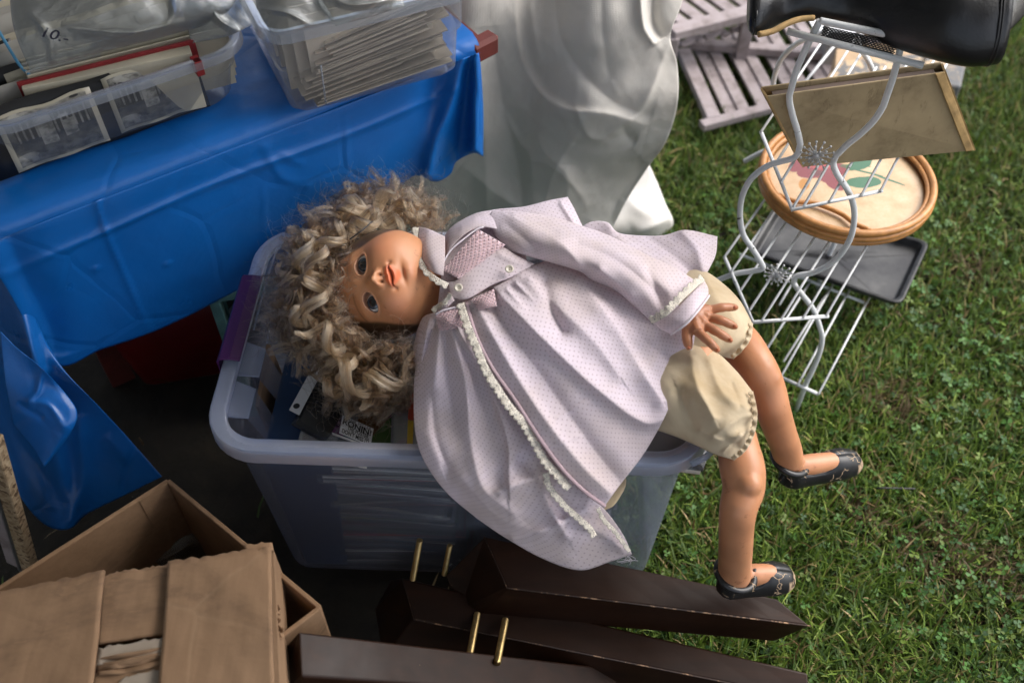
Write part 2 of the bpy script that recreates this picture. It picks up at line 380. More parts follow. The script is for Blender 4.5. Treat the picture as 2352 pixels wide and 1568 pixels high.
x = M('lawn soil'); f = x.noise(12, 6, .65); x.color(x.ramp(f, [(.25, (.008, .006, .004)), (.55, (.018, .014, .008)), (.8, (.034, .026, .014))])).rough(1.0).bump(f, .5, .02); MAT['soil'] = x.m

# ------------------------------------------------------------------ ground and grass
g = 60.0
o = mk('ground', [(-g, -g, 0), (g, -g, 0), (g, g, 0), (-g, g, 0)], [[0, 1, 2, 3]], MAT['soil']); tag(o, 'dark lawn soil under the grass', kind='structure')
def leaf_mat(name, stops, rough=.55):
    x = M(name); at = x.n('ShaderNodeAttribute'); at.attribute_name = 'paint'
    x.L.new(at.outputs['Color'], x.b.inputs['Base Color']); x.rough(rough).set(Specular_IOR_Level=.35)
    tl = x.n('ShaderNodeBsdfTranslucent'); x.L.new(at.outputs['Color'], tl.inputs[0]); ms = x.n('ShaderNodeMixShader'); ms.inputs[0].default_value = .3
    x.L.new(x.b.outputs[0], ms.inputs[1]); x.L.new(tl.outputs[0], ms.inputs[2]); x.L.new(ms.outputs[0], x.out.inputs[0]); return x.m
MAT['grass'] = leaf_mat('grass', None); MAT['clover'] = leaf_mat('clover', None, .5)
def scatter(n, x0, x1, y0, y1):
    return np.stack([nr.uniform(x0, x1, n), nr.uniform(y0, y1, n)], -1)
def blades(name, P, label):
    n = len(P); L = nr.uniform(.022, .066, n) * (1 + .25*cheapnoise(np.c_[P, np.zeros(n)], 1.5, .3)); L = np.clip(L, .012, .08)
    far = np.hypot(P[:, 0], P[:, 1] + .2)
    wd = nr.uniform(.0011, .0023, n) ; az = nr.uniform(0, 2*np.pi, n) ; tilt = np.abs(nr.normal(.75, .38, n)).clip(.05, 1.45)
    d = np.stack([np.cos(az), np.sin(az)], -1); sdv = np.stack([-d[:, 1], d[:, 0]], -1); tw = nr.uniform(-.9, .9, n)
    sdv = np.c_[sdv*np.cos(tw)[:, None], np.sin(tw)]
    V = np.zeros((n, 7, 3)); curl = nr.uniform(.2, .9, n)
    for k, tt in enumerate((0, .38, .75, 1.0)):
        a = tilt * (.55 + curl*tt); rr = L*tt
        c = np.c_[P + d*(rr*np.sin(a))[:, None], rr*np.cos(a).clip(.06, 1) + .001]
        ww = wd * (1, .95, .6, 0)[k]
        if k < 3: V[:, 2*k] = c - sdv*ww[:, None]; V[:, 2*k+1] = c + sdv*ww[:, None]
        else: V[:, 6] = c
    V[..., 2] = V[..., 2].clip(.0005, 1)
    idx = np.arange(n)[:, None]*7
    F = np.concatenate([(idx + np.array([[0, 1, 3, 2]])), (idx + np.array([[2, 3, 5, 4]]))]).tolist() + (idx + np.array([[4, 5, 6]])).tolist()
    pal = np.array([(.056, .098, .014), (.085, .135, .020), (.034, .066, .013), (.13, .17, .03), (.08, .115, .038), (.17, .145, .055), (.25, .18, .09), (.10, .06, .028)])
    pr = np.array([.24, .24, .18, .12, .10, .055, .04, .025]); c = pal[nr.choice(len(pal), n, p=pr/pr.sum())] * nr.uniform(.85, 1.95, (n, 1))
    pn = cheapnoise(np.c_[P, np.zeros(n)], 1.1, .7)[:, None]; c = c * (1 + .18*pn); dry = (cheapnoise(np.c_[P, np.zeros(n)], 2.2, .9) > 1.25)
    for (u_, v_, r_) in ((2045, 935, .055), (2145, 1275, .075), (2300, 1330, .05), (1960, 1180, .035), (2230, 640, .05)): q = W(u_, v_, 0); dry |= np.hypot(P[:, 0] - q[0], P[:, 1] - q[1]) < r_*(.8 + .5*nr.uniform(0, 1, n))
    dry = dry[:, None]
    c = np.where(dry & (nr.uniform(0, 1, (n, 1)) < .55), np.array([[.16, .115, .06]]) * nr.uniform(.6, 1.2, (n, 1)), c)
    o = mk(name, V.reshape(-1, 3), F, MAT['grass'], None, True, None, np.repeat(c, 7, 0)); tag(o, label, 'grass', kind='stuff'); return o
def leaves(name, P, label, size=(.0035, .0075)):
    n = len(P); h = nr.uniform(.008, .034, n); VV = []; FF = []; CC = []; base = 0
    pal = np.array([(.036, .092, .018), (.05, .12, .024), (.068, .15, .03), (.03, .075, .02), (.10, .15, .022)]); c0 = pal[nr.integers(0, 5, n)] * nr.uniform(.9, 1.7, (n, 1))
    az0 = nr.uniform(0, 2*np.pi, n); sz = nr.uniform(*size, n); lean = nr.normal(0, .35, (n, 2))
    shape = np.array([(0, 0), (.55, .42), (1.0, .62), (1.42, .42), (1.36, 0), (1.42, -.42), (1.0, -.62), (.55, -.42)])
    for k in range(3):
        az = az0 + k*2.094 + nr.uniform(-.15, .15, n); ca, sa = np.cos(az), np.sin(az)
        lx = shape[None, :, 0]*sz[:, None]; ly = shape[None, :, 1]*sz[:, None]
        X = P[:, :1] + lx*ca[:, None] - ly*sa[:, None]; Y = P[:, 1:] + lx*sa[:, None] + ly*ca[:, None]
        Z = h[:, None] + .25*np.abs(ly) - .12*lx + lean[:, :1]*(X - P[:, :1]) + lean[:, 1:]*(Y - P[:, 1:])
        VV.append(np.stack([X, Y, Z.clip(.001, 1)], -1)); CC.append(np.repeat(c0[:, None] * nr.uniform(.9, 1.1, (n, 1, 1)), 8, 1))
        i = base + np.arange(n)[:, None]*8; FF += (i + np.array([[0, 1, 2, 4]])).tolist() + (i + np.array([[2, 3, 4]])).tolist() + (i + np.array([[0, 4, 6, 7]])).tolist() + (i + np.array([[4, 5, 6]])).tolist(); base += 8*n
    o = mk(name, np.concatenate(VV).reshape(-1, 3), FF, MAT['clover'], None, True, None, np.concatenate(CC).reshape(-1, 3)); tag(o, label, 'clover', kind='stuff'); return o
Pg = np.concatenate([scatter(105000, .12, 1.75, .55, 2.9), scatter(500, -.9, .0, .45, 2.2), scatter(26000, -2.5, 3.8, .2, 4.5), scatter(9000, .25, 1.2, .55, 1.3)])
Pg = Pg[~((Pg[:, 0] < .02) & (Pg[:, 1] > .35) & (nr.uniform(0, 1, len(Pg)) < .93))]      # grass thinned around the stall, bare dark soil stands in for shade
blades('grass', Pg, 'short green lawn grass with dry blades')
Pc = scatter(21000, .1, 1.7, .5, 2.9); nn = cheapnoise(np.c_[Pc, np.zeros(len(Pc))], 1.6, .2); near = (1.9 - Pc[:, 1]).clip(0, 1)
Pc = Pc[nr.uniform(0, 1, len(Pc)) < np.clip(.10 + .3*nn + .5*near, .02, 1)]
leaves('clover', Pc, 'clover and small round weeds growing through the lawn')

# ------------------------------------------------------------------ white vinyl tent wall behind
T = .67
Yt = 1.62
def mapY(u, v, q): return WY(u, v, q)
o, _ = relief('tent_wall',
    [(860, -60, 1.50), (1080, -60, 1.46), (1230, -60, 1.56), (1400, -60, 1.50), (1590, -60, 1.56)],
    [(780, 560, 1.52), (1000, 585, 1.55), (1200, 560, 1.48), (1330, 555, 1.50), (1400, 540, 1.52)],
    [(860, -60, 1.50), (840, 200, 1.52), (800, 400, 1.5), (780, 560, 1.52)],
    [(1590, -60, 1.56), (1562, 20, 1.52), (1540, 85, 1.5), (1556, 150, 1.5), (1556, 240, 1.48), (1530, 325, 1.5), (1488, 385, 1.52), (1440, 460, 1.52), (1400, 540, 1.52)],
    MAT['tarp'], None, 190, 190, mapY, 0,
    [([(1270, -40), (1290, 90), (1350, 180), (1420, 240), (1500, 265)], -0.0132, 46, 18),
     ([(1180, -40), (1195, 120), (1240, 210), (1300, 250), (1400, 262), (1490, 290)], 0.0143, 10, 50),
     ([(1130, 60), (1150, 220), (1190, 380), (1210, 560)], -0.0165, 20, 46), ([(1215, -40), (1225, 60), (1240, 150)], 0.0066, 10, 22), ([(1380, -40), (1385, 80), (1400, 190)], -0.0055, 14, 14), ([(1150, 240), (1195, 330), (1215, 350), (1225, 420)], 0.0055, 7, 12), ([(1200, 370), (1260, 380), (1330, 440), (1350, 470)], 0.0033, 6, 8), ([(1250, 480), (1270, 400), (1330, 300)], 0.0033, 8, 8), ([(1430, 460), (1470, 400), (1510, 350)], -0.0055, 12, 16),
     ([(1320, 250), (1360, 320), (1420, 300), (1480, 240), (1540, 90)], 0.0110, 20, 9),
     ([(1500, -20), (1500, 50), (1520, 90)], -0.0330, 16, 20), ([(1470, -30), (1478, 60), (1505, 105)], 0.0248, 14, 10),
     ([(1430, 290), (1445, 315), (1462, 322)], -0.0165, 14, 12), ([(1490, 380), (1430, 440), (1395, 520)], -0.0165, 20, 40),
     ([(1230, 300), (1250, 350), (1300, 400), (1350, 480)], 0.0121, 18, 34), ([(1300, 380), (1310, 540)], 0.0077, 16, 26),
     ([(1060, 380), (1180, 470), (1300, 520)], 0.0165, 30, 26), ([(1070, 100), (1110, 300), (1120, 500)], 0.0165, 30, 30)],
    [(2.2, .005, .4), (6, .0030, .6), (14, .0012, .2), (30, .0006, .3)], .0015, pw=1.25)
tw = thing('tent_sidewall', 'large white vinyl tent side wall hanging in heavy folds behind the doll', 'tarp', WY(1250, 560, 1.5)*np.array([1, 1, 0]))
o.name = 'hanging_sheet'; o.parent = tw; o.matrix_parent_inverse = Matrix.Translation(-tw.location)
o, _ = relief('trailing_hem', [(940, 440, .06), (1180, 430, .05), (1380, 420, .06), (1490, 375, .10)],
    [(900, 600, .03), (1150, 610, .02), (1380, 560, .015), (1490, 555, .012), (1543, 530, .01)],
    [(940, 440, .06), (900, 600, .03)], [(1490, 375, .10), (1512, 425, .10), (1530, 470, .08), (1546, 505, .05), (1543, 530, .01)],
    MAT['tarp'], tw, 90, 50, W, .03, [([(1420, 430), (1470, 480), (1520, 500)], .012, 12, 18), ([(1460, 540), (1540, 500)], .02, 16, 10)], [(4, .006, .2)], .0015)
# two black scuffed cords printed/creased across the hem
for k, pl in enumerate(([(1468, 400), (1480, 440), (1505, 470), (1530, 490), (1545, 512)], [(1430, 478), (1460, 500), (1490, 520), (1500, 545)])):
    P3 = WY(np.array([p[0] for p in pl]), np.array([p[1] for p in pl]), 1.44 if k == 0 else 1.40)
# ------------------------------------------------------------------ table: red painted boards under a blue plastic cloth
E0 = W(0, 520, T); E1 = W(1088, 104, T); ex = (E1 - E0); ex /= np.linalg.norm(ex); en = np.array([-ex[1], ex[0], 0.])
tb = thing('trestle_table', 'low table of red painted boards under the blue plastic cloth', 'table', (*(E0 + ex*.1 + en*.3)[:2], 0))
Ltab = np.linalg.norm(E1 - E0)
for k in range(4):
    a = E0 - ex*.45 + en*(.006 + .095 + k*.19) + np.array([0, 0, -.024]); b_ = E1 + ex*(.028 if k == 0 else .01) + en*(.006 + .095 + k*.19) + np.array([0, 0, -.024])
    plank('board', a, b_, .18, .036, MAT['redwood'], tb, bv=.003)
for s1 in (.06, Ltab - .12):
    for s2 in (.30, .66):
        c = E0 + ex*s1 + en*s2; plank('leg', (c[0], c[1], T - .045), (c[0], c[1], 0), .045, .045, MAT['redwood'], tb, up=tuple(ex))
# cloth: top sheet
ct = thing('blue_tablecloth', 'bright blue plastic tablecloth draped over the table with fold creases', 'tablecloth', (*(E0 + ex*.1)[:2], T))
nu, nv = 90, 40; g = []; uvv = []
for j in range(nv):
    for i in range(nu):
        s, t_ = i/(nu-1), (j - 8)/(nv-9)
        off, dz_ = (.022 + t_*.72, .004) if j >= 8 else (.022 - .022*math.sin((8-j)/8*math.pi/2), .004 - .022*(1 - math.cos((8-j)/8*math.pi/2)))
        p = E0 - ex*.5 + ex*(s*(Ltab + .5 + .012)) + en*off + np.array([0, 0, dz_])
        g.append(p)
g = np.array(g); g[8*nu:, 2] += .0016*np.abs(cheapnoise(g[8*nu:], 5, .2)); F = [[j*nu+i, j*nu+i+1, (j+1)*nu+i+1, (j+1)*nu+i] for j in range(nv-1) for i in range(nu-1)]
o = mk('top_sheet', g, F, MAT['blue'], ct, True); 
# front hang: measured hem; hangs from the table edge
def hang(u, v, q): return W(u, v, q)
Z3_ = np.array([0, 0, 1.])
def edge_pts(us):
    out = []
    for u_ in us:
        d = ray(u_, 0); A = np.array([ex[0], -0.0]);
        # walk along the edge line until it projects to this column
        lo, hi = -1.0, 1.6
        for _ in range(40):
            m_ = (lo+hi)/2; p = E0 + ex*m_ - Z3_*.017; q = p - CAM; x_ = (q @ RV)/(q @ np.array([0, cp, -sp_])); uu = x_*FPX + IW/2
            if uu < u_: lo = m_
            else: hi = m_
        p = E0 + ex*lo - Z3_*.017; q = p - CAM; y_ = (q @ UV_)/(q @ np.array([0, cp, -sp_])); out.append((u_, IH/2 - y_*FPX, T - .017))
    return out
top = edge_pts([-140, 0, 200, 400, 600, 800, 1000, 1100])
hemz = .44
def hemline(pts):  # height of the hem from the plane of the hang
    out = []
    for (u_, v_) in pts:
        p = WP(u_, v_, E0, -en); out.append((u_, v_, p[2]))
    return out
hem = hemline([(-140, 470), (0, 640), (125, 835), (235, 802), (345, 765), (440, 722), (520, 680), (600, 640), (760, 560), (880, 470), (950, 405), (1000, 418), (1035, 400), (1048, 372), (1088, 352), (1110, 360)])
o, P = relief('front_hang', top, hem, [top[0], hem[0]], [top[-1], (1104, 150, WP(1104, 150, E0, -en)[2]), (1110, 250, WP(1110, 250, E0, -en)[2]), hem[-1]], MAT['blue'], ct, 200, 90, W, .012,
    [([(1066, 130), (1050, 200), (1030, 260), (1000, 330), (985, 400)], .040, 14, 26, 0), ([(1092, 120), (1092, 200), (1090, 345)], .05, 16, 8, 0), ([(1075, 160), (1062, 250), (1052, 370)], -.02, 14, 12, 0),
     ([(1000, 160), (990, 280), (960, 400)], -.012, 26, 26),
     ([(-60, 660), (215, 545), (500, 420), (800, 310), (1000, 225), (1080, 195)], .0065, 10, 7),
     ([(790, 236), (797, 330), (800, 430)], .0035, 2.5, 4), ([(605, 420), (610, 540)], .002, 3, 5),
     ([(165, 440), (212, 440), (240, 520), (300, 660), (345, 762)], .005, 3, 6),
     ([(0, 500), (60, 640), (110, 740), (130, 820)], -.02, 40, 30),
     ([(600, 330), (650, 410), (720, 430)], .004, 14, 8), ([(640, 352), (700, 380)], .003, 8, 8), ([(220, 610), (224, 625)], .004, 7, 7), ([(384, 600), (388, 612)], .004, 6, 6)],
    [(3.0, .0030, .5), (8, .0010, .8)], .0006)
# left corner of the cloth that trails down
WL = lambda u, v, z: W(u, v, z)
o, P = relief('corner_drape', [(-120, 500, .60), (-40, 560, .56), (60, 690, .51), (125, 830, .43)],
    [(-120, 1000, .22), (-20, 1040, .20), (60, 1160, .17), (110, 1208, .15), (160, 1214, .15), (200, 1180, .15), (280, 1140, .18), (372, 1094, .22)],
    [(-120, 500, .60), (-120, 1000, .22)], [(125, 830, .43), (200, 905, .40), (290, 1000, .30), (372, 1094, .22)], MAT['blue'], ct, 90, 110, W, .02,
    [([(20, 620), (60, 760), (95, 900), (110, 1000)], .03, 24, 34), ([(0, 850), (40, 1000), (110, 1100), (160, 1190)], -.02, 24, 24), ([(180, 950), (190, 1100), (160, 1200)], .018, 22, 18),
     ([(95, 860), (130, 900), (175, 950)], -.012, 10, 10), ([(240, 1000), (300, 1060)], .008, 18, 14)], [(4, .004, .3), (9, .0015, .35)], .0006)
o, P = relief('folded_flap', [(0, 760, .545), (40, 800, .525), (78, 830, .51), (100, 850, .50)],
    [(30, 975, .42), (75, 1030, .39), (100, 1070, .37), (112, 1062, .365)],
    [(0, 760, .545), (12, 880, .48), (30, 975, .42)], [(100, 850, .50), (148, 900, .46), (177, 945, .44), (165, 990, .42), (112, 1062, .365)], MAT['blue'], ct, 60, 60, W, .003,
    [([(97, 850), (85, 900), (60, 925)], .006, 5, 8), ([(60, 925), (110, 930), (150, 985)], .006, 8, 8), ([(40, 925), (100, 960)], -.006, 7, 7)], [(9, .003, .9)], .0006)

# ------------------------------------------------------------------ unseen rest of the tent: roof and walls added to shade the near left
cn = thing('shade_canopy', 'unseen white tent canopy on four metal poles, added to shade the stall', 'tent', (-.5, .6, 0))
x = M('canopy vinyl'); x.color((.72, .72, .70)).rough(.7); tl = x.n('ShaderNodeBsdfTranslucent'); tl.inputs[0].default_value = (.62, .63, .62, 1)
ms = x.n('ShaderNodeMixShader'); ms.inputs[0].default_value = .30; x.L.new(x.b.outputs[0], ms.inputs[1]); x.L.new(tl.outputs[0], ms.inputs[2]); x.L.new(ms.outputs[0], x.out.inputs[0]); MAT['canopy'] = x.m
q0_ = np.array([1.05, 1.30, 0.]); cpt = [q0_ + en*2.2, q0_ - en*1.45, q0_ - en*1.45 - ex*3.6, q0_ + en*2.2 - ex*3.6]; apex = sum(cpt)/4 + Z3_*3.0
V = [p + Z3_*2.25 for p in cpt] + [apex] + [p + Z3_*2.03 for p in cpt]
o = mk('roof', V, [[0, 1, 4], [1, 2, 4], [2, 3, 4], [3, 0, 4], [0, 5, 6, 1], [1, 6, 7, 2], [2, 7, 8, 3], [3, 8, 5, 0]], MAT['canopy'], cn); solid(o, .002)
for p in cpt: tube('pole', [p, p + Z3_*2.24], .02, MAT['grey_metal'], cn, 10)
# its back wall, behind the table
a_ = E0 + en*.86 - ex*1.6; b_ = E0 + en*.86 + ex*.62
nn_ = 60; g = []
for j in range(12):
    for i in range(nn_):
        p = a_ + (b_ - a_)*i/(nn_-1) + en*.04*math.sin(i*.9) + Z3_*(.01 + 2.2*j/11); g.append(p)
o = mk('back_wall', g, [[j*nn_+i, j*nn_+i+1, (j+1)*nn_+i+1, (j+1)*nn_+i] for j in range(11) for i in range(nn_-1)], MAT['canopy'], cn, True); solid(o, .002)

for (pa, pb, nm_) in ((cpt[2], cpt[3], 'side_wall'),):  # side wall out of view, added to cut light at the left
    g = []
    for j in range(8):
        for i in range(nn_):
            p = pa + (pb - pa)*i/(nn_-1); g.append(p + np.array([.03*math.sin(i*.8), .03*math.sin(i*.8), .02 + 2.0*j/7]))
    o = mk(nm_, g, [[j*nn_+i, j*nn_+i+1, (j+1)*nn_+i+1, (j+1)*nn_+i] for j in range(7) for i in range(nn_-1)], MAT['canopy'], cn, True); solid(o, .002)
# ------------------------------------------------------------------ plastic bins
def rrect(cx, cy, L, D, r, ax, ay, z, k=6):
    out = []
    for (sx, sy, a0) in ((1, -1, -90), (1, 1, 0), (-1, 1, 90), (-1, -1, 180)):
        for i in range(k + 1):
            a = math.radians(a0 + 90*i/k)
            x_ = sx*(L/2 - r) + r*math.cos(a); y_ = sy*(D/2 - r) + r*math.sin(a)
            # straight pieces get their own points through the next corner
            out.append(np.array([cx, cy, 0]) + ax*x_ + ay*y_ + np.array([0, 0, z]))
    return out
def plastic_bin(name, label, cat, c, ax, ay, L, D, z0, h, taper, r, lip, skirt, mb, mr, group=None, step=None):
    """open tub: floor, drafted walls with an optional step, rolled rim with a hanging skirt"""
    root = thing(name, label, cat, (c[0], c[1], z0), group)
    prof = [(0, z0 + .012, -taper*2 - .012), (1, z0 + .002, -taper*2 - .006)]
    R = [rrect(c[0], c[1], L - 2*taper - .02, D - 2*taper - .02, r*.7, ax, ay, z0 + .001), rrect(c[0], c[1], L - 2*taper, D - 2*taper, r*.8, ax, ay, z0 + .012)]
    if step is not None:
        f = step; zt = z0 + h*f
        R += [rrect(c[0], c[1], L - 2*taper*(1-f) - .004, D - 2*taper*(1-f) - .004, r*.9, ax, ay, zt - .004), rrect(c[0], c[1], L - 2*taper*(1-f) + .006, D - 2*taper*(1-f) + .006, r*.9, ax, ay, zt + .001)]
    R += [rrect(c[0], c[1], L, D, r, ax, ay, z0 + h)]
    V, F = loftvf(R, True, False); wl = mk('wall', V, F, mb, root, True); wl.data.set_sharp_from_angle(angle=math.radians(38))
    if step is None: solid(wl, .0016, 1)
    q = 6; R2 = [rrect(c[0], c[1], L + 2*dx, D + 2*dx, r + dx, ax, ay, z0 + h + dz, 8) for dx, dz in ((-.001, -.004), (0, .002), (.003, .004), (lip - .002, .004), (lip, .001), (lip + .001, -skirt), (lip - .0016, -skirt), (lip - .002, -.002), (.003, 0), (.0015, -.006))]
    V, F = loftvf(R2, False, False); rm_ = mk('rim', V, F, mr, root, True); rm_.data.set_sharp_from_angle(angle=math.radians(38))
    return root
Z3 = np.array([0, 0, 1.])
# the big storage bin
RIMZ = .48
NL = W(452, 1034, RIMZ); NR = W(1644, 1072, RIMZ); FL = W(612, 520, RIMZ)
bx = NR - NL; BL = np.linalg.norm(bx); bx /= BL; by = np.array([-bx[1], bx[0], 0]); BD = abs((FL - NL) @ by)
bc = NL + bx*BL/2 + by*BD/2; LIP = .022
BZ0 = .075; BH = RIMZ - .004 - BZ0
big = plastic_bin('storage_bin', 'large clear plastic storage bin with a purple latch, full of comic books, under the doll', 'storage bin', bc, bx, by, BL - 2*LIP, BD - 2*LIP, BZ0, BH, .020, .05, LIP, .020, MAT['bin'], MAT['bin_rim'])
def bp(s, t, z): return bc + bx*s + by*t + Z3*(z)     # bin-local point (z absolute)
bc = np.array([bc[0], bc[1], 0.])
# purple latch on the left end
xl = -BL/2
lt0, lt1 = -.065, .095
pl = []
for (dx, dz) in ((.026, .006), (.012, .009), (-.002, .008), (-.006, .002), (-.006, -.035), (-.002, -.036)):
    pl.append([bp(xl + dx, t_, RIMZ + dz) for t_ in np.linspace(lt0 + (0 if dx > 0 else 0), lt1, 6)])
pl = np.array(pl); k_ = pl.shape[1]
F = [[i*k_+j, i*k_+j+1, (i+1)*k_+j+1, (i+1)*k_+j] for i in range(len(pl)-1) for j in range(k_-1)]
o = mk('latch', pl.reshape(-1, 3), F, MAT['purple'], big, False); solid(o, .0028, 0); bevel(o, .0008, 2)
# moulded steps and groove inside the left end
for k, (t0, t1) in enumerate(((-.145, -.085), (-.075, -.015))):
    ta, tb_ = t0, t1
    A = [bp(xl + .020, t0, RIMZ - .012), bp(xl + .020, t1, RIMZ - .012), bp(xl + .050, t1 - .012, RIMZ - .014), bp(xl + .050, t0, RIMZ - .014)]
    quad_slab('pocket_top', A, .0016, MAT['bin_rim'], big)
    B = [bp(xl + .050, t0, RIMZ - .015), bp(xl + .050, t1 - .012, RIMZ - .015), bp(xl + .066, t1 - .016, RIMZ - .075), bp(xl + .066, t0 + .004, RIMZ - .075)]
    quad_slab('pocket_wall', B, .0016, MAT['bin'], big)
    loop = [A[0], A[1], A[2], A[3], A[0]]
    tube('moulded_ridge', loop, .0013, MAT['bin_rim'], big, 6)
tube('moulded_ridge', catmull([bp(xl + .030, .0, RIMZ - .003), bp(xl + .030, .10, RIMZ - .003), bp(xl + .034, .19, RIMZ - .003)], 20), .0014, MAT['bin_rim'], big, 6)
tube('moulded_ridge', catmull([bp(xl + .048, -.01, RIMZ - .02), bp(xl + .046, .08, RIMZ - .012), bp(xl + .05, .19, RIMZ - .012)], 20), .0014, MAT['bin_rim'], big, 6)
# right end lug of the rim
lug = tube('rim_lug', catmull([bp(BL/2 - .030, -BD/2 + .006, RIMZ - .004), bp(BL/2 - .010, -BD/2 + .016, RIMZ + .000), bp(BL/2 + .004, -BD/2 + .034, RIMZ + .002)], 12), .0045, MAT['bin_rim'], big, 8)
# red tub that the bin stands on
def open_tub(name, label, cat, c, ax, ay, L, D, z0, h, taper, r, mat):
    root = thing(name, label, cat, (c[0], c[1], z0))
    R = [rrect(c[0], c[1], L - 2*taper, D - 2*taper, r, ax, ay, z0), rrect(c[0], c[1], L, D, r, ax, ay, z0 + h - .02), ]
    V, F = loftvf(R, True, False); o = mk('wall', V, F, mat, root, True); solid(o, .003, 1)
    R = [rrect(c[0], c[1], L + .004, D + .004, r, ax, ay, z0 + h - .02), rrect(c[0], c[1], L + .016, D + .016, r, ax, ay, z0 + h - .018), rrect(c[0], c[1], L + .016, D + .016, r, ax, ay, z0 + h - .001), rrect(c[0], c[1], L - .01, D - .01, r, ax, ay, z0 + h)]
    V, F = loftvf(R, False, False); mk('rim', V, F, mat, root, True)
    R = [rrect(c[0], c[1], L - .004, D - .004, r, ax, ay, z0 + h - .012), rrect(c[0], c[1], L - .006, D - .006, r, ax, ay, z0 + h - .002)]
    V, F = loftvf(R, True, True); mk('lid', V, F, mat, root, False)
    return root
open_tub('red_tub', 'dark red plastic tub underneath the big clear bin', 'tub', bp(-.04, .03, 0), bx, by, .42, .30, .005, BZ0 - .009, .02, .03, MAT['darkred'])

# ---- comics
COV = ['#a03034', '#2f6f92', '#b8a880', '#55535a', '#27468c', '#d0c8b0', '#62a0a4', '#b0662c', '#3b3b3b', '#c84048', '#4a8ca6', '#e0d6b8', '#5c4a80', '#7a8a50']
cm = {}
def cover(hexc):
    if hexc in cm: return cm[hexc]
    x = M('comic cover ' + hexc); c0 = rgb(hexc); v = x.n('ShaderNodeTexVoronoi'); v.inputs['Scale'].default_value = 22; x.L.new(x.coord(), v.inputs[0])
    c = x.mix(.22, c0, x.mix(1.0, v.outputs['Color'], (.45, .40, .36), 'MULTIPLY')); x.color(c).rough(.22).set(Coat_Weight=.6, Coat_Roughness=.08).bump(x.noise(18, 4), .25, .003)
    cm[hexc] = x.m; return x.m
page = flat('comic page edge', (.80, .76, .68), .8, .2, 60)
x = M('plastic sleeve'); x.N.remove(x.b); tr = x.n('ShaderNodeBsdfTransparent'); tr.inputs[0].default_value = (.93, .94, .95, 1); gl = x.n('ShaderNodeBsdfGlossy'); gl.inputs[1].default_value = .15
df = x.n('ShaderNodeBsdfDiffuse'); df.inputs[0].default_value = (.7, .72, .75, 1); m1 = x.n('ShaderNodeMixShader'); m1.inputs[0].default_value = .20; x.L.new(tr.outputs[0], m1.inputs[1]); x.L.new(df.outputs[0], m1.inputs[2])
fn = x.n('ShaderNodeFresnel'); fn.inputs[0].default_value = 1.5; b = x.n('ShaderNodeBump'); b.inputs['Strength'].default_value = .5; b.inputs['Distance'].default_value = .003; x.L.new(x.noise(40, 3), b.inputs['Height']); x.L.new(b.outputs[0], gl.inputs['Normal']); x.L.new(b.outputs[0], fn.inputs[1])
m2 = x.n('ShaderNodeMixShader'); x.L.new(fn.outputs[0], m2.inputs[0]); x.L.new(m1.outputs[0], m2.inputs[1]); x.L.new(gl.outputs[0], m2.inputs[2]); x.L.new(m2.outputs[0], x.out.inputs[0]); MAT['sleeve'] = x.m
def comic(c, ax, ay, L, D, th, hexc, label, group=None, bend=0.0, sleeve=True):
    root = thing('comic_book', label, 'comic book', c, group)
    c = np.asarray(c, float); nx = 8
    def sheet(l, d, z0, t_):
        V = []
        for zz in (0, 1):
            for i in range(nx + 1):
                for sgn in (-1, 1):
                    s = i/nx*2 - 1; V.append(c + ax*(s*l/2) + ay*(sgn*d/2) + Z3*(z0 + zz*t_ + bend*(s*s - .3)))
        F = []; n2 = 2*(nx+1)
        for i in range(nx):
            a = 2*i; F += [[a, a+2, a+3, a+1][::-1], [n2+a, n2+a+2, n2+a+3, n2+a+1], [a, a+2, n2+a+2, n2+a], [a+1, n2+a+1, n2+a+3, a+3]]
        F += [[0, n2, n2+1, 1], [2*nx, 2*nx+1, n2+2*nx+1, n2+2*nx]]
        return V, F
    mk('pages', *sheet(L*.985, D*.985, .0003, th - .0006), page, root)
    mk('cover', *joinvf([sheet(L, D, th - .0004, .0004), sheet(L, D, 0, .0004)]), cover(hexc), root)
    mk('spine', *boxvf(c - ay*(D/2) + Z3*(th/2 + bend*.3), ax*L*.49, ay*.0006, Z3*th*.42), cover(hexc) if rnd.random() < .6 else page, root)
    if sleeve: mk('sleeve', *joinvf([sheet(L + .010, D + .008, th + .0006, .0003), sheet(L + .010, D + .008, -.0006, .0003)]), MAT['sleeve'], root)
    return root
kk = 0
stackz = [BZ0 + .006, BZ0 + .006]
gl_lab = 'bagged comic books stacked in the bin'
for si, (cx, cy, nst, tg) in enumerate(((-.105, -.060, 60, 0), (.105, -.055, 60, 1))):
    z = BZ0 + .014
    for k in range(nst):
        th = rnd.uniform(.004, .010); a = rnd.gauss(0, .05) + (.0 if si else -.02)
        ax = bx*math.cos(a) + by*math.sin(a); ay = -bx*math.sin(a) + by*math.cos(a)
        f = (z - BZ0)/BH; lim = .012 + .02*(1-f)
        lab = 'bagged comic book in the stack seen through the front wall of the bin' 
        comic(bp(cx + rnd.uniform(-.010, .010) + (.01 if si else -.0), -(.168 + .020*f) + .010 + .105 + rnd.uniform(0, .006), z), ax, ay, .185 + .02*f, .205, th, rnd.choice(COV), lab, gl_lab, rnd.uniform(-.006, .006))
        z += th + rnd.uniform(.002, .006)
        if z > RIMZ - .052: break
    stackz[si] = z
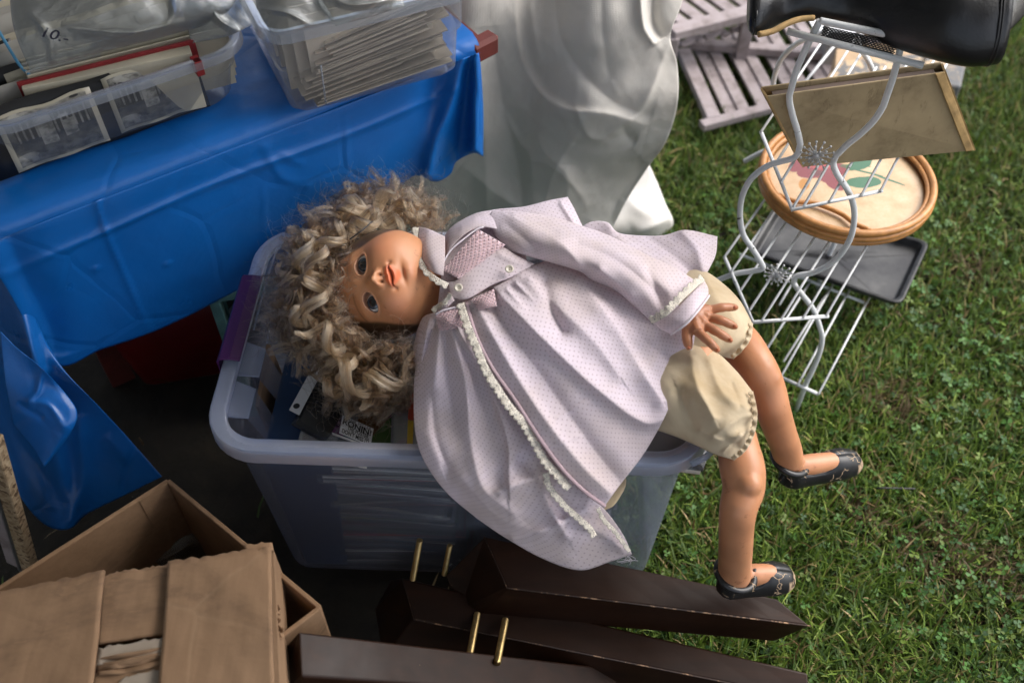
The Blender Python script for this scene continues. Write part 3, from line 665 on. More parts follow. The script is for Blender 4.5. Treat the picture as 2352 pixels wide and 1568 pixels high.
# filler boards behind
# navy box file at the left end, its top visible in the bin
def board_box(name, label, cat, P, th, mat, parent=None):
    o = quad_slab(name, P, th, mat); tag(o, label, cat); return o
pz = .405
tq = [bp(-.272, -.172, pz), bp(-.175, -.172, pz), bp(-.175, .03, pz), bp(-.270, .03, pz)]; bq_ = [bp(-.262, -.158, BZ0 + .006), bp(-.195, -.158, BZ0 + .006), bp(-.195, .03, BZ0 + .006), bp(-.262, .03, BZ0 + .006)]
o = mk('navy_box_file', *loftvf(np.array([bq_, tq])), MAT['navy']); bevel(o, .002, 2); tag(o, 'dark navy blue cardboard box file standing at the left end of the bin', 'box file')
board_box('worn_board_sheet', 'thin worn brown board wedged against the left end wall of the bin', 'board', [W(612, 790, .43), W(622, 792, .43), W(594, 935, .42), W(586, 932, .42)], .12, MAT['card'])
# clear binder page with punched white strip
pg_ = thing('binder_page', 'dark clear binder page with a punched white margin strip', 'binder page', W(700, 960, .43))
quad_slab('page', [W(757, 820, .446), W(890, 850, .444), W(742, 1012, .436), W(668, 972, .438)], .002, flat('dark film', (.012, .013, .016), .12, .2, 20, .35), pg_, n=8, warp=.006)
quad_slab('punched_strip', [W(735, 812, .452), W(757, 820, .452), W(687, 953, .443), W(664, 941, .443)], .0006, MAT['white_card'], pg_)
cc = W(681, 932, .4447); an = np.linspace(0, 2*np.pi, 20, endpoint=False)
mk('hole', [cc + .0046*(math.cos(a)*bx + math.sin(a)*by) for a in an], [list(range(20))], MAT['black_plastic'], pg_)
def top_comic(label, P, hexc, th=.004, name='comic_book', sleeve=True, warp=.003):
    P = [np.asarray(p) for p in P]; root = thing(name, label, 'comic book', P[0])
    quad_slab('cover', P, .0006, cover(hexc), root, n=6, warp=warp)
    dn = Z3*.0012; quad_slab('pages', [p - dn for p in P], th, page, root, n=6, warp=warp)
    if sleeve:
        c = sum(P)/4; quad_slab('sleeve', [c + (p - c)*1.06 + Z3*.0025 for p in P], .0004, MAT['sleeve'], root, n=6, warp=warp)
    return root
top_comic('grey comic book in a sleeve standing out beside the binder page', [W(772, 890, .438), W(806, 905, .438), W(774, 1032, .43), W(737, 1004, .43)], '#77756c')
top_comic('red and white comic book under the sticker comic', [W(800, 985, .430), W(930, 1010, .430), W(915, 1048, .428), W(730, 1040, .428)], '#a3474b', .006)
top_comic('pale teal comic book at the bin front under the binder page', [W(735, 1000, .424), W(850, 1020, .424), W(840, 1070, .42), W(728, 1052, .42)], '#8fa39a', .008)
bk = top_comic('black comic book with a white poster sticker', [W(815, 905, .446), W(945, 940, .446), W(930, 1052, .442), W(762, 992, .442)], '#141210', .006, sleeve=False, warp=0)
# the printed sticker
S = [W(787, 955, .4490), W(857, 995, .4490), W(852, 1024, .4488), W(778, 993, .4488)]
S = [W(787, 953, .449), W(858, 984, .449), W(851, 1025, .449), W(779, 994, .449)]
quad_slab('sticker', S, .0005, MAT['white_card'], bk)
ink = flat('black ink', (.008, .008, .008), .5, .05, 10, 0)
def text(s_, origin, dx, dy, size, name, parent, mat, bold=0.0, width=None):
    cu = bpy.data.curves.new(name, 'FONT'); cu.body = s_; cu.size = 1.0; cu.offset = bold; cu.extrude = 0
    tmp = bpy.data.objects.new(name, cu); COL.objects.link(tmp); dg = bpy.context.evaluated_depsgraph_get(); me = bpy.data.meshes.new_from_object(tmp.evaluated_get(dg)); bpy.data.objects.remove(tmp)
    co = np.empty(len(me.vertices)*3); me.vertices.foreach_get('co', co); co = co.reshape(-1, 3); 
    sx = size if width is None else width/max(1e-6, co[:, 0].max())
    P = np.asarray(origin) + np.outer(co[:, 0]*sx, dx) + np.outer(co[:, 1]*size, dy)
    me.vertices.foreach_set('co', P.ravel()); me.update(); me.materials.clear(); me.materials.append(mat)
    o = bpy.data.objects.new(name, me); COL.objects.link(o); o.parent = parent; o.matrix_parent_inverse = Matrix.Translation(-world_loc(parent)); return o
sx_ = (S[1] - S[0]); SW = np.linalg.norm(sx_); sx_ /= SW; sy_ = (S[0] - S[3]); SH = np.linalg.norm(sy_); sy_ /= SH
up = Z3*.0006
for (txt, yy, hh, ww, bold, x0) in (('FRANK MILLER', .82, .17, .90, .0, .04), ('RONIN!', .555, .30, .92, .03, .04), ('THE POSTER.', .335, .23, .70, .02, .22), ("DON'T MISS IT!", .08, .23, .86, .02, .07)):
    text(txt, S[3] + sy_*SH*yy + sx_*SW*x0 + up, sx_, sy_, SH*hh*1.35, 'lettering', bk, ink, bold, SW*ww)
quad_slab('dark_sleeve', [W(878, 900, .448), W(950, 915, .448), W(935, 1060, .447), W(888, 1040, .447)], .003, MAT['sleeve'], bk) if False else None
q = top_comic('dark comic book with an orange and yellow spine strip beside the dress', [W(905, 860, .452), W(1010, 870, .452), W(990, 1062, .450), W(900, 1050, .450)], '#191a1c', .01)
quad_slab('spine_strip', [W(940, 880, .4545), W(953, 882, .4545), W(950, 965, .4540), W(937, 962, .4540)], .0006, flat('orange red print', (.42, .05, .02), .4), q)
quad_slab('spine_strip', [W(937, 964, .4540), W(950, 966, .4540), W(947, 1040, .4535), W(934, 1038, .4535)], .0006, flat('yellow print', (.50, .34, .03), .4), q)
top_comic('blue and green comic book under the bloomers at the right end of the bin', [W(1480, 940, .44), W(1640, 990, .44), W(1610, 1080, .436), W(1440, 1060, .436)], '#24506a', .01)
tube('twine', [W(1490, 1042, .452), W(1515, 1048, .452), W(1545, 1056, .450), W(1580, 1058, .448)], .0016, MAT['paper'], None, 6, n=20); o = bpy.data.objects['twine']; tag(o, 'piece of pale braided twine lying on the comics at the right of the bin', 'twine')

# ------------------------------------------------------------------ shallow clear boxes on the table
zt = T + .005
A0 = W(-70, 318, zt + .098); A1 = W(583, 100, zt + .098); ax = A1 - A0; AL = np.linalg.norm(ax); ax /= AL; ay = np.array([-ax[1], ax[0], 0])
AD = .36; ac = A0 + ax*AL/2 + ay*AD/2
plastic_bin('photo_tray', 'shallow clear plastic box with old photographs and a red book at the table edge', 'plastic box', ac, ax, ay, AL - .028, AD - .02, zt, .096, .016, .045, .014, .008, MAT['tray_clear'], MAT['tray_rim'], step=.62)
ac = np.array([ac[0], ac[1], 0.])
def tp(s, t_, z): return ac + ax*s + ay*t_ + Z3*z       # local to this box; s from its centre
RH = .150
B0 = W(603, 88, zt + RH); 
bxr = ex.copy(); ang = math.radians(-2); B1 = W(1098, -32, zt + RH)
ax2 = B1 - B0; BLn = np.linalg.norm(ax2); ax2 /= BLn; ay2 = np.array([-ax2[1], ax2[0], 0]); BDn = .34; b2 = B0 + ax2*BLn/2 + ay2*BDn/2
plastic_bin('letter_tray', 'clear plastic box full of old envelopes and bagged cards at the table end', 'plastic box', b2, ax2, ay2, BLn - .024, BDn - .02, zt, RH - .003, .012, .025, .012, .013, MAT['tray_clear'], MAT['tray_rim'], step=.55)
b2 = np.array([b2[0], b2[1], 0.])
def tp2(s, t_, z): return b2 + ax2*s + ay2*t_ + Z3*z
# vertical moulding ribs
def s_col(u_, f_):
    lo, hi = -1., 1.
    for _ in range(40):
        m_ = (lo+hi)/2; q_ = f_(m_) - CAM; uu = (q_ @ RV)/(q_ @ np.array([0, cp, -sp_]))*FPX + IW/2
        if uu < u_: lo = m_
        else: hi = m_
    return lo
for uc in (737,):
    s = s_col(uc, lambda m: tp2(m, -BDn/2 + .014, zt + .08)); rt = bpy.data.objects['letter_tray']; tube('rib', [tp2(s, -BDn/2 + .014, zt + .080), tp2(s, -BDn/2 + .024, zt + .010)], .0013, MAT['tray_rim'], rt, 6)
# --- contents of photo tray
def photo_mat():
    x = M('black and white photograph'); mp = x.n('ShaderNodeMapping'); mp.inputs['Scale'].default_value = (1, 1, 1); x.L.new(x.coord('UV'), mp.inputs[0])
    sp = x.n('ShaderNodeSeparateXYZ'); x.L.new(mp.outputs[0], sp.inputs[0]); X, Y = sp.outputs[0], sp.outputs[1]
    def box(x0, x1, y0, y1):
        a = x.math('MULTIPLY', x.math('GREATER_THAN', X, x0), x.math('LESS_THAN', X, x1)); b = x.math('MULTIPLY', x.math('GREATER_THAN', Y, y0), x.math('LESS_THAN', Y, y1)); return x.math('MULTIPLY', a, b)
    n1 = x.noise(7, 5, .6, 'UV'); base = x.ramp(Y, [(.0, (.30, .29, .26)), (.25, (.16, .155, .14)), (.45, (.05, .05, .048)), (.6, (.12, .12, .11)), (.95, (.36, .35, .31))])
    c = x.mix(x.math('MULTIPLY', box(.12, .9, .45, .86), 1), base, x.ramp(x.math('SINE', x.math('MULTIPLY', X, 95)), [(.2, (.04, .04, .04)), (.8, (.30, .29, .27))]))
    c = x.mix(box(.36, .52, .30, .80), c, (.40, .39, .35)); c = x.mix(box(.60, .74, .34, .62), c, (.32, .31, .28)); c = x.mix(box(.0, .25, .08, .22), c, (.34, .33, .30))
    for (px, py, r_, col) in ((.27, .83, .10, (.015,)*3), (.27, .90, .16, (.45, .44, .40)), (.82, .93, .05, (.02,)*3), (.14, .20, .13, (.38, .37, .33)), (.64, .70, .06, (.5, .49, .44))):
        d = x.math('SQRT', x.math('ADD', x.math('POWER', x.math('SUBTRACT', X, px), 2), x.math('POWER', x.math('MULTIPLY', x.math('SUBTRACT', Y, py), 2.2), 2)))
        c = x.mix(x.math('LESS_THAN', d, r_), c, col)
    c = x.mix(x.ramp(n1, [(.42, (0, 0, 0)), (.62, (.75,)*3)]), c, (.035, .035, .034))
    bd = x.math('SUBTRACT', 1, box(.055, .945, .05, .95)); c = x.mix(bd, c, (.50, .46, .36)); x.color(c).rough(.35); return x.m
MAT['photo'] = photo_mat()
fy = -AD/2 + .026   # just inside the front wall
alb = thing('photo_album_page', 'black album page with two black and white room photographs behind the box front', 'album page', tp(0, fy, zt))
def stand(s0, s1, y, zb, zt_, lean, name, mat, parent, th=.0012, wave=.0, n=10):
    g = []; uv = []
    for j in range(5):
        for i in range(n + 1):
            s = s0 + (s1 - s0)*i/n; f = j/4
            g.append(tp(s, y + lean*f + wave*math.sin(i*1.1 + s0*9), zb + (zt_ - zb)*f + (wave*.9*math.sin(i*.9) if j == 4 else 0))); uv.append((i/n, f))
    F = [[j*(n+1)+i, j*(n+1)+i+1, (j+1)*(n+1)+i+1, (j+1)*(n+1)+i] for j in range(4) for i in range(n)]
    o = mk(name, g, F, mat, parent, True, uv); solid(o, th, 0); return o
def s_at(u_, z_, y_):   # local s on the front plane under a given view column
    lo, hi = -1., 1.
    for _ in range(40):
        m_ = (lo+hi)/2; q_ = tp(m_, y_, z_) - CAM; uu = (q_ @ RV)/(q_ @ np.array([0, cp, -sp_]))*FPX + IW/2
        if uu < u_: lo = m_
        else: hi = m_
    return lo
stand(s_at(-60, zt+.09, fy), s_at(452, zt+.09, fy), fy + .003, zt + .006, zt + .098, .016, 'black_page', MAT['black_plastic'], alb, .001, .0022)
stand(s_at(-5, zt+.08, fy), s_at(216, zt+.08, fy), fy, zt + .010, zt + .090, .010, 'photograph', MAT['photo'], alb, .0006, .0016)
stand(s_at(245, zt+.08, fy), s_at(446, zt+.08, fy), fy, zt + .014, zt + .094, .012, 'photograph', MAT['photo'], alb, .0006, .0016)
# red book on its side, fore edge up
bkr = thing('red_book', 'red cloth book with cream page edges standing in the clear box', 'book', tp(0, fy + .03, zt))
def slab_between(u0, v0, u1, v1, z_, wd, hgt, name, mat, parent, bv=.001, u2=None):
    a = W(u0, v0, z_); b_ = W(u1, v1, z_); d = b_ - a; d /= np.linalg.norm(d); n_ = np.array([-d[1], d[0], 0])
    o = mk(name, *boxvf((a+b_)/2 + n_*wd/2 - Z3*hgt/2, (b_-a)/2, n_*wd/2, Z3*hgt/2), mat, parent); bevel(o, bv, 2); return o
slab_between(50, 205, 440, 122, zt + .100, .020, .088, 'page_block', MAT['paper'], bkr)
slab_between(38, 192, 447, 92, zt + .105, .0045, .035, 'back_cover', MAT['red_cloth'], bkr)
slab_between(46, 214, 462, 132, zt + .102, .0035, .092, 'front_cover', MAT['red_cloth'], bkr) if False else None
slab_between(446, 146, 464, 140, zt + .100, .018, .022, 'spine', MAT['red_cloth'], bkr)
for k in range(5):
    o = slab_between(62 - k*4, 176 - k*9, 512 - (k % 2)*60, 64 - k*9, zt + .103 + .002*k, .0035, .09, 'record_card', MAT['paper'] if k % 2 == 0 else MAT['paper_grey'], None, .0005); tag(o, 'thin yellowed sleeve edge filed behind the red book', 'card', 'filed cards behind the red book')
for k in range(6):
    o = stand(-AL/2 + .035, -AL/2 + .10, -AD/2 + .05 + k*.035, zt + .01, zt + .09 + .004*(k % 3), .01, 'envelope', MAT['paper_grey'] if k % 2 else MAT['black_plastic'], None, .001); tag(o, 'grey folded envelope standing in the left end of the photo box', 'envelope', 'envelopes at the left end of the photo box')
# crumpled bags rising out of the box
def bag(label, top, bottom, left, right, bulge, ridges, seed, name='plastic_bag'):
    o, _ = relief(name, top, bottom, left, right, MAT['bag'], None, 70, 60, W, bulge, ridges, [(5, .005, seed), (13, .0030, seed + .1), (30, .0018, seed+.2)], .0003); tag(o, label, 'plastic bag'); return o
z1 = zt + .11
bag('crumpled clear zip bag marked 10 rising from the photo box', [(20, -60, z1+.07), (200, -60, z1+.09), (380, -60, z1+.08), (560, -50, z1 + .05)], [(70, 165, z1), (200, 130, z1+.004), (340, 95, z1+.01), (470, 60, z1 + .01)], [(20, -60, z1+.07), (30, 60, z1+.04), (70, 165, z1)], [(560, -50, z1+.05), (530, 20, z1+.03), (470, 60, z1+.01)], .02,
    [([(140, 60), (300, 75), (420, 50)], .012, 8, 14), ([(390, -40), (400, 20), (380, 70)], .012, 9, 6), ([(60, 20), (110, 80), (120, 150)], .012, 10, 7)], .3)
bag('clear cellophane bag bulging at the right end of the photo box', [(400, -60, z1+.05), (500, -60, z1+.06), (590, -50, z1+.03)], [(440, 100, z1-.01), (520, 85, z1-.005), (575, 60, z1)], [(400, -60, z1+.05), (420, 30, z1+.02), (440, 100, z1-.01)], [(590, -50, z1+.03), (590, 10, z1+.01), (575, 60, z1)], .015, [([(470, -30), (500, 40), (560, 80)], .012, 7, 10)], .5)
# marker figures on the bag
bgo = bpy.data.objects['plastic_bag']
o = text('10.-', W(100, 90, z1 + .036) + BV*.014 , np.array([.96, -.25, -.1]), np.array([.15, .8, .2]), .026, 'marker_price', bgo, flat('marker ink', (.01, .01, .03), .6, .1, 10, 0), .01)
# the grey records under the bag
for k in range(7):
    o = stand(-AL/2 + .07, AL/2 - .05 - (k % 3)*.02, -AD/2 + .10 + k*.030, zt + .008, zt + .098 + .006*((k*5) % 3), .012, 'photo_sleeve', MAT['paper_grey'] if k % 3 else MAT['paper'], None, .0015, .001); tag(o, 'flat grey photo sleeve filed behind the red book under the bags', 'sleeve', 'filed photo sleeves under the bags')
tube('zip_edge', [W(-10, 60, z1+.06), W(20, 110, z1 + .03), W(45, 150, z1), W(70, 175, z1 - .01)], .0022, flat('blue zip strip', (.08, .26, .42), .3), bgo, 6, n=20)
# --- envelopes in the second box
for k in range(26):
    y_ = -BDn/2 + .045 + k*.0098; l = rnd.uniform(.15, .20); s0 = rnd.uniform(-BLn/2 + .03, BLn/2 - .03 - l); tilt = rnd.uniform(.012, .03)
    a = tp2(s0, y_, zt + .012); h_ = rnd.uniform(.105, .135); dr = rnd.uniform(-.01, .01)
    P = [a, a + ax2*l + Z3*dr*.3, a + ax2*l + ay2*tilt + Z3*(h_ + dr), a + ay2*tilt + Z3*h_]
    nm = flat('envelope paper %d' % k, tuple(np.array([.46, .40, .32])*rnd.uniform(.6, 1.1)), .8, .12, 20) if k < 6 else bpy.data.materials['envelope paper %d' % (k % 6)]
    g = np.array(P); o = mk('envelope', g, [[0, 1, 2, 3]], nm); solid(o, .003, 0); bevel(o, .0006, 1); tag(o, 'old tan envelope filed upright in the box at the table end', 'envelope', 'envelopes in the table end box')
for k in range(24):     # slanting sheaf seen through the front wall
    a = tp2(-BLn/2 + .035 + k*.002, -BDn/2 + .024 + .001*k, zt + .010 + k*.0036 + rnd.uniform(-.001, .001)) + ax2*rnd.uniform(-.004, .03); l = .17 + rnd.uniform(-.035, .04)
    d = ax2 + Z3*(.10 + .004*k + rnd.uniform(-.03, .03)); d /= np.linalg.norm(d); nm = bpy.data.materials['envelope paper %d' % (k % 6)]
    o = mk('card_edge', *boxvf(a + d*l/2 + ay2*.03, d*l/2, ay2*.03, np.cross(ay2, d)*rnd.uniform(.0005, .0014)), nm); tag(o, 'long tan card lying in the sloping sheaf behind the front wall of the end box', 'card', 'sloping sheaf of tan cards')
z2 = zt + .16
bag('clear bag folded over tan cards at the left of the end box', [(585, 0, z2), (640, -30, z2+.03), (700, -60, z2+.04)], [(625, 78, z2-.01), (690, 68, z2-.008), (770, 48, z2-.006)], [(585, 0, z2), (600, 40, z2-.005), (625, 78, z2-.01)], [(700, -60, z2+.04), (740, 0, z2+.01), (770, 48, z2-.006)], .012, [([(600, 20), (660, 30), (720, 60)], .01, 7, 9)], .7)
bag('loose clear bag lying across the middle of the end box', [(690, -60, z2+.03), (800, -60, z2+.04), (900, -60, z2+.03)], [(770, 60, z2-.006), (850, 40, z2-.004), (930, 15, z2-.004)], [(690, -60, z2+.03), (720, 0, z2+.01), (770, 60, z2-.006)], [(900, -60, z2+.03), (920, -20, z2+.01), (930, 15, z2-.004)], .015, [([(730, -30), (800, 10), (900, 0)], .012, 9, 9)], .9)
o = slab_between(800, 176, 940, 142, zt + .03, .02, .004, 'folded_note', MAT['paper'], None); tag(o, 'cream folded note lying low inside the front of the end box', 'note')
# red timber end sticking out past the cloth
o = plank('board_end', W(1092, 100, T - .022), W(1120, 118, T - .022), .055, .036, MAT['redwood'], tb, bv=.006)

# ------------------------------------------------------------------ under the table
ht = thing('teal_heater', 'teal framed box heater with a dark wire grille under the table', 'heater', W(560, 760, .12))
q0 = W(474, 668, .34); hx = np.array([.97, .22, 0]); hx /= np.linalg.norm(hx); hy = np.array([-hx[1], hx[0], 0]); hz = Z3
q0 = q0 + hy*.0
def hp(a, b_, c=0): return q0 + hx*a - hz*b_ + hy*c
mk('housing', *boxvf(hp(.18, .19, .10), hx*.18, hz*.19, hy*.09), MAT['teal'], ht)
for (a0, b0, a1, b1) in ((0, .009, .36, .009), (0, .371, .36, .371), (.009, 0, .009, .38), (.351, 0, .351, .38)):
    o = plank('frame', hp(a0, b0, .0), hp(a1, b1, .0), .018, .028, MAT['teal'], ht, up=tuple(hy)); bevel(o, .006, 3)
mk('grille_back', *boxvf(hp(.18, .19, .006), hx*.155, hz*.165, hy*.003), MAT['black_plastic'], ht)
tube('grille_ring', [hp(a, b_, -.004) for a, b_ in ((.045, .03), (.31, .03), (.33, .05), (.33, .32), (.31, .34), (.045, .34), (.028, .32), (.028, .05))], .003, MAT['grey_metal'], ht, 6, closed=True)
for k in range(14): tube('grille_bar', [hp(.035, .06 + k*.02, -.004), hp(.33, .06 + k*.02, -.004)], .0012, MAT['grey_metal'], ht, 5)
open_tub('red_crate', 'dark red plastic crate deep in the shadow under the table', 'crate', W(330, 765, .24)*np.array([1, 1, 0]) + np.array([.0, .22, 0]), hx, hy, .30, .32, .005, .28, .03, .03, MAT['darkred'])

# ------------------------------------------------------------------ chipboard panel at the left
cb = thing('chipboard_panel', 'chipboard panel with a grey laminate face leaning at the left edge', 'panel', W(60, 1300, .02))
a_ = W(-18, 1000, .50); b_ = W(72, 1310, .12)
plank('core', a_, b_, .022, .016, MAT['chip'], cb, up=(-.3, -1, .3)); d_ = (b_ - a_)/np.linalg.norm(b_ - a_); sd = np.cross(d_, (-.3, -1, .3)); sd /= np.linalg.norm(sd)
for s in (1, -1):
    if (sd*s)[0] < 0: plank('laminate', a_ + sd*s*.0145, b_ + sd*s*.0145, .006, .018, MAT['grey_metal'], cb, up=(-.3, -1, .3)); plank('backing', a_ + sd*s*.030, b_ + sd*s*.030, .022, .010, MAT['lattice'], cb, up=(-.3, -1, .3))

# ------------------------------------------------------------------ cardboard boxes
zc = .40
C0 = W(385, 1102, zc); Cl = W(-60, 1385, zc); Cr = W(734, 1393, zc)
ob = thing('open_carton', 'large open brown cardboard carton in shadow below the table', 'cardboard box', (*W(385, 1400, .1)[:2], .05))
cx_ = Cl - C0; cy_ = Cr - C0; cyl = np.linalg.norm(cy_); cxl = np.linalg.norm(cx_); cxd = cx_/cxl; cyd = cy_/cyl
Cf = Cl + cy_
def wallp(a, b_, name, flare=(0, 0, 0), h=.36, parent=ob, mat=None, top=.0):
    g = [a + Z3*top, b_ + Z3*top, b_ - Z3*h + np.array(flare), a - Z3*h + np.array(flare)]
    o = mk(name, g, [[0, 1, 2, 3]], mat or MAT['card'], parent); solid(o, .006, 0); bevel(o, .001, 1); return o
wallp(C0, Cl, 'side_wall'); wallp(C0, Cr, 'side_wall'); wallp(Cr, Cf, 'side_wall'); wallp(Cl, Cf, 'side_wall')
fl = mk('bottom_panel', [C0 - Z3*.355, Cl - Z3*.355, Cf - Z3*.355, Cr - Z3*.355], [[0, 1, 2, 3]], MAT['card'], ob); solid(fl, .004, 0)
# flap hanging outside the right end


o = mk('corner_tape', [C0 + cxd*.004 + Z3*.001 + cyd*.004, C0 + cxd*.045 + cyd*.004, C0 + cxd*.045 + cyd*.004 - Z3*.16, C0 + cxd*.004 + cyd*.004 - Z3*.16], [[0, 1, 2, 3]], MAT['card'], ob); solid(o, .001, 0)
o, _ = relief('dark_plastic_wrap', [(290, 1330, .20), (340, 1270, .24), (400, 1235, .27), (460, 1215, .25), (490, 1205, .20)], [(300, 1420, .14), (380, 1390, .16), (470, 1340, .15), (520, 1290, .12)], [(290, 1330, .20), (270, 1380, .16), (300, 1420, .14)], [(490, 1205, .20), (520, 1240, .16), (520, 1290, .12)],
    MAT['bag'], None, 50, 40, W, .03, [([(330, 1300), (400, 1270), (470, 1230)], .018, 6, 9), ([(350, 1340), (430, 1290)], .014, 5, 8)], [(8, .008, .1), (20, .003, .2)], .0004)
tag(o, 'crumpled glossy clear wrap down inside the open carton', 'plastic bag')
o, _ = relief('black_bin_bag', [(250, 1340, .17), (380, 1250, .21), (520, 1220, .15)], [(250, 1450, .10), (400, 1420, .12), (560, 1330, .08)], [(250, 1340, .17), (250, 1450, .10)], [(520, 1220, .15), (560, 1330, .08)], MAT['black_plastic'], None, 40, 30, W, .02, [], [(8, .008, .5)], .001); tag(o, 'black plastic sack in the bottom of the open carton', 'sack')
# closed, battered carton in front
zk = .455
K0 = W(-90, 1378, zk); K1 = W(622, 1258, zk)
kx = K1 - K0; kl = np.linalg.norm(kx); kx /= kl; ky = np.array([kx[1], -kx[0], 0.])     # towards the viewer
cc_ = thing('battered_carton', 'battered closed brown cardboard carton with a torn slot and dark contents showing', 'cardboard box', (*(K0 + kx*kl/2 + ky*.1)[:2], .16))
def kp(s, t_, z=0.): return K0 + kx*s + ky*t_ + Z3*z
bot = .37
KD = .36
for nm_, a, b2_ in (('side_wall', kp(kl, 0), kp(kl, KD)), ('side_wall', kp(0, 0), kp(kl, 0)), ('side_wall', kp(0, KD), kp(kl, KD)), ('side_wall', kp(0, 0), kp(0, KD))):
    o = mk(nm_, [a - Z3*.004, b2_ - Z3*.004, b2_ - Z3*(zk - bot), a - Z3*(zk - bot)], [[0, 1, 2, 3]], MAT['card'], cc_); solid(o, .005, 0)
def s_of(u_, v_):
    p = W(u_, v_, zk) - K0; return p @ kx, p @ ky
def panel(name, poly_uv, dz, mat, warp=.0022, th=.0045, n=26, curl=None, parent=cc_, pulls=()):
    """flap: four measured corners, gently warped, ragged at its cut edge"""
    P = [W(u_, v_, zk + dz) for u_, v_ in poly_uv]; g = []; 
    for j in range(n+1):
        for i in range(n+1):
            s, t_ = i/n, j/n; p = P[0]*(1-s)*(1-t_) + P[1]*s*(1-t_) + P[2]*s*t_ + P[3]*(1-s)*t_
            g.append(p)
    g = np.array(g); g[:, 2] += warp*cheapnoise(g, 6, dz*50 + .1) + warp*.4*cheapnoise(g, 22, dz*40 + .3)
    if j: 
        e_ = np.array([(i, j) for j in range(n+1) for i in range(n+1)]); edge = (e_[:, 1] == 0); g[edge, :2] += (ky[:2] * (nr.normal(0, .0011, edge.sum()))[:, None])
    F = [[j*(n+1)+i, (j+1)*(n+1)+i, (j+1)*(n+1)+i+1, j*(n+1)+i+1] for j in range(n) for i in range(n)]
    o = mk(name, g, F, mat, parent, True); 
    if o.data.polygons[5].normal.z < 0: o.data.flip_normals()
    solid(o, th); return o
panel('left_flap', [(-90, 1378), (240, 1307), (196, 1720), (-140, 1760)], .010, MAT['card'])
panel('right_flap', [(385, 1288), (622, 1256), (632, 1740), (352, 1740)], .009, MAT['card'])
panel('middle_strip', [(236, 1318), (400, 1292), (396, 1450), (225, 1478)], .000, MAT['card'])
panel('middle_strip', [(215, 1546), (382, 1520), (374, 1720), (200, 1740)], -.001, MAT['card'])
panel('torn_liner', [(226, 1488), (390, 1462), (386, 1500), (221, 1528)], .0035, MAT['card_pale'], .003, .001, 14)
panel('torn_liner', [(283, 1552), (376, 1532), (372, 1575), (240, 1600)], .003, MAT['card_pale'], .003, .001, 14)
for k in range(4):
    y0 = 1503 + k*9; o, _ = relief('torn_ply', [(218 + 2*k, y0 + 12, zk + .004), (290, y0 - 2 + 3*(k % 2), zk + .012 - .003*k), (388, y0 - 18, zk + .004)], [(218 + 2*k, y0 + 20, zk + .001), (300, y0 + 8 + 4*(k % 2), zk + .004), (386, y0 - 8, zk + .001)], [(218 + 2*k, y0 + 12, zk + .004), (218 + 2*k, y0 + 20, zk + .001)], [(388, y0 - 18, zk + .004), (386, y0 - 8, zk + .001)], MAT['card'], cc_, 24, 6, W, 0, [], [(25, .003, .1*k)], .002)
# printed packaging visible in the slot
ct2 = thing('printed_box', 'printed dark red and white package visible through the torn slot', 'package', W(300, 1540, zk - .03))
quad_slab('carton_face', [W(205, 1500, zk - .028), W(400, 1475, zk - .028), W(396, 1590, zk - .028), W(205, 1610, zk - .028)], .06, flat('maroon print', (.07, .012, .008), .4), ct2)
quad_slab('yellow_label', [W(274, 1524, zk - .0265), W(303, 1520, zk - .0265), W(300, 1548, zk - .0265), W(270, 1552, zk - .0265)], .001, flat('yellow label', (.55, .42, .02), .5), ct2)
quad_slab('white_label', [W(312, 1522, zk - .0265), W(368, 1512, zk - .0265), W(366, 1532, zk - .0265), W(310, 1542, zk - .0265)], .001, MAT['white_card'], ct2)
tdx = (W(303, 1520, zk) - W(274, 1524, zk)); tdx /= np.linalg.norm(tdx); tdy = np.array([-tdx[1], tdx[0], 0])
text('FF', W(300, 1526, zk - .026), -tdy, tdx, .017, 'lettering', ct2, flat('maroon ink', (.07, .012, .008), .5, .05, 10, 0), .02)
text('R', W(266, 1528, zk - .026), -tdy, tdx, .015, 'lettering', ct2, MAT['white_card'], .02)
# crushed flute at the carton's right side, torn nub
for k in range(7):
    a = W(632 + rnd.uniform(-2, 6), 1400 + k*11, zk - .02); tube('torn_flute', [a, a + np.array([rnd.uniform(.002, .010), rnd.uniform(-.006, .006), rnd.uniform(-.004, .008)]), a + np.array([rnd.uniform(-.002, .008), rnd.uniform(-.01, .01), rnd.uniform(.0, .01)])], .0022, MAT['card'], cc_, 5, n=8, flat=.4)
panel('rolled_edge', [(560, 1252), (625, 1245), (628, 1262), (565, 1270)], .006, MAT['card'], .003, .004, 8)
# ------------------------------------------------------------------ dark wooden table legs and their hanger bolts
def prism(name, ends, mat, parent, nseg=8, sag=0, bv=.003):
    A, B = [np.array([W(*p) for p in e]) for e in ends]; R = [A*(1-t_) + B*t_ for t_ in np.linspace(0, 1, nseg+1)]
    V, F = loftvf(np.array(R)); o = mk(name, V, F, mat, parent); bevel(o, bv, 3, 30); return o
la = thing('dark_wood_leg', 'topmost dark brown table leg under the doll dress and shoe', 'table leg', W(1400, 1400, .15), 'loose dark table legs')
prism('shaft', ([(1112, 1230, .262), (1165, 1350, .252), (1098, 1412, .175), (1054, 1403, .165), (1022, 1321, .20)], [(1785, 1374, .212), (1863, 1437, .200), (1781, 1472, .130), (1760, 1468, .125), (1735, 1400, .14)]), MAT['wood'], la); tube('worn_edge', [W(1112, 1231, .2615), W(1165, 1350, .2515), W(1400, 1379, .2345), W(1863, 1437, .1995)], .0011, MAT['wood_edge'], la, 6)
lb = thing('dark_wood_leg', 'dark brown table leg lying beneath the topmost one with four brass bolts nearby', 'table leg', W(1300, 1470, .05), 'loose dark table legs')
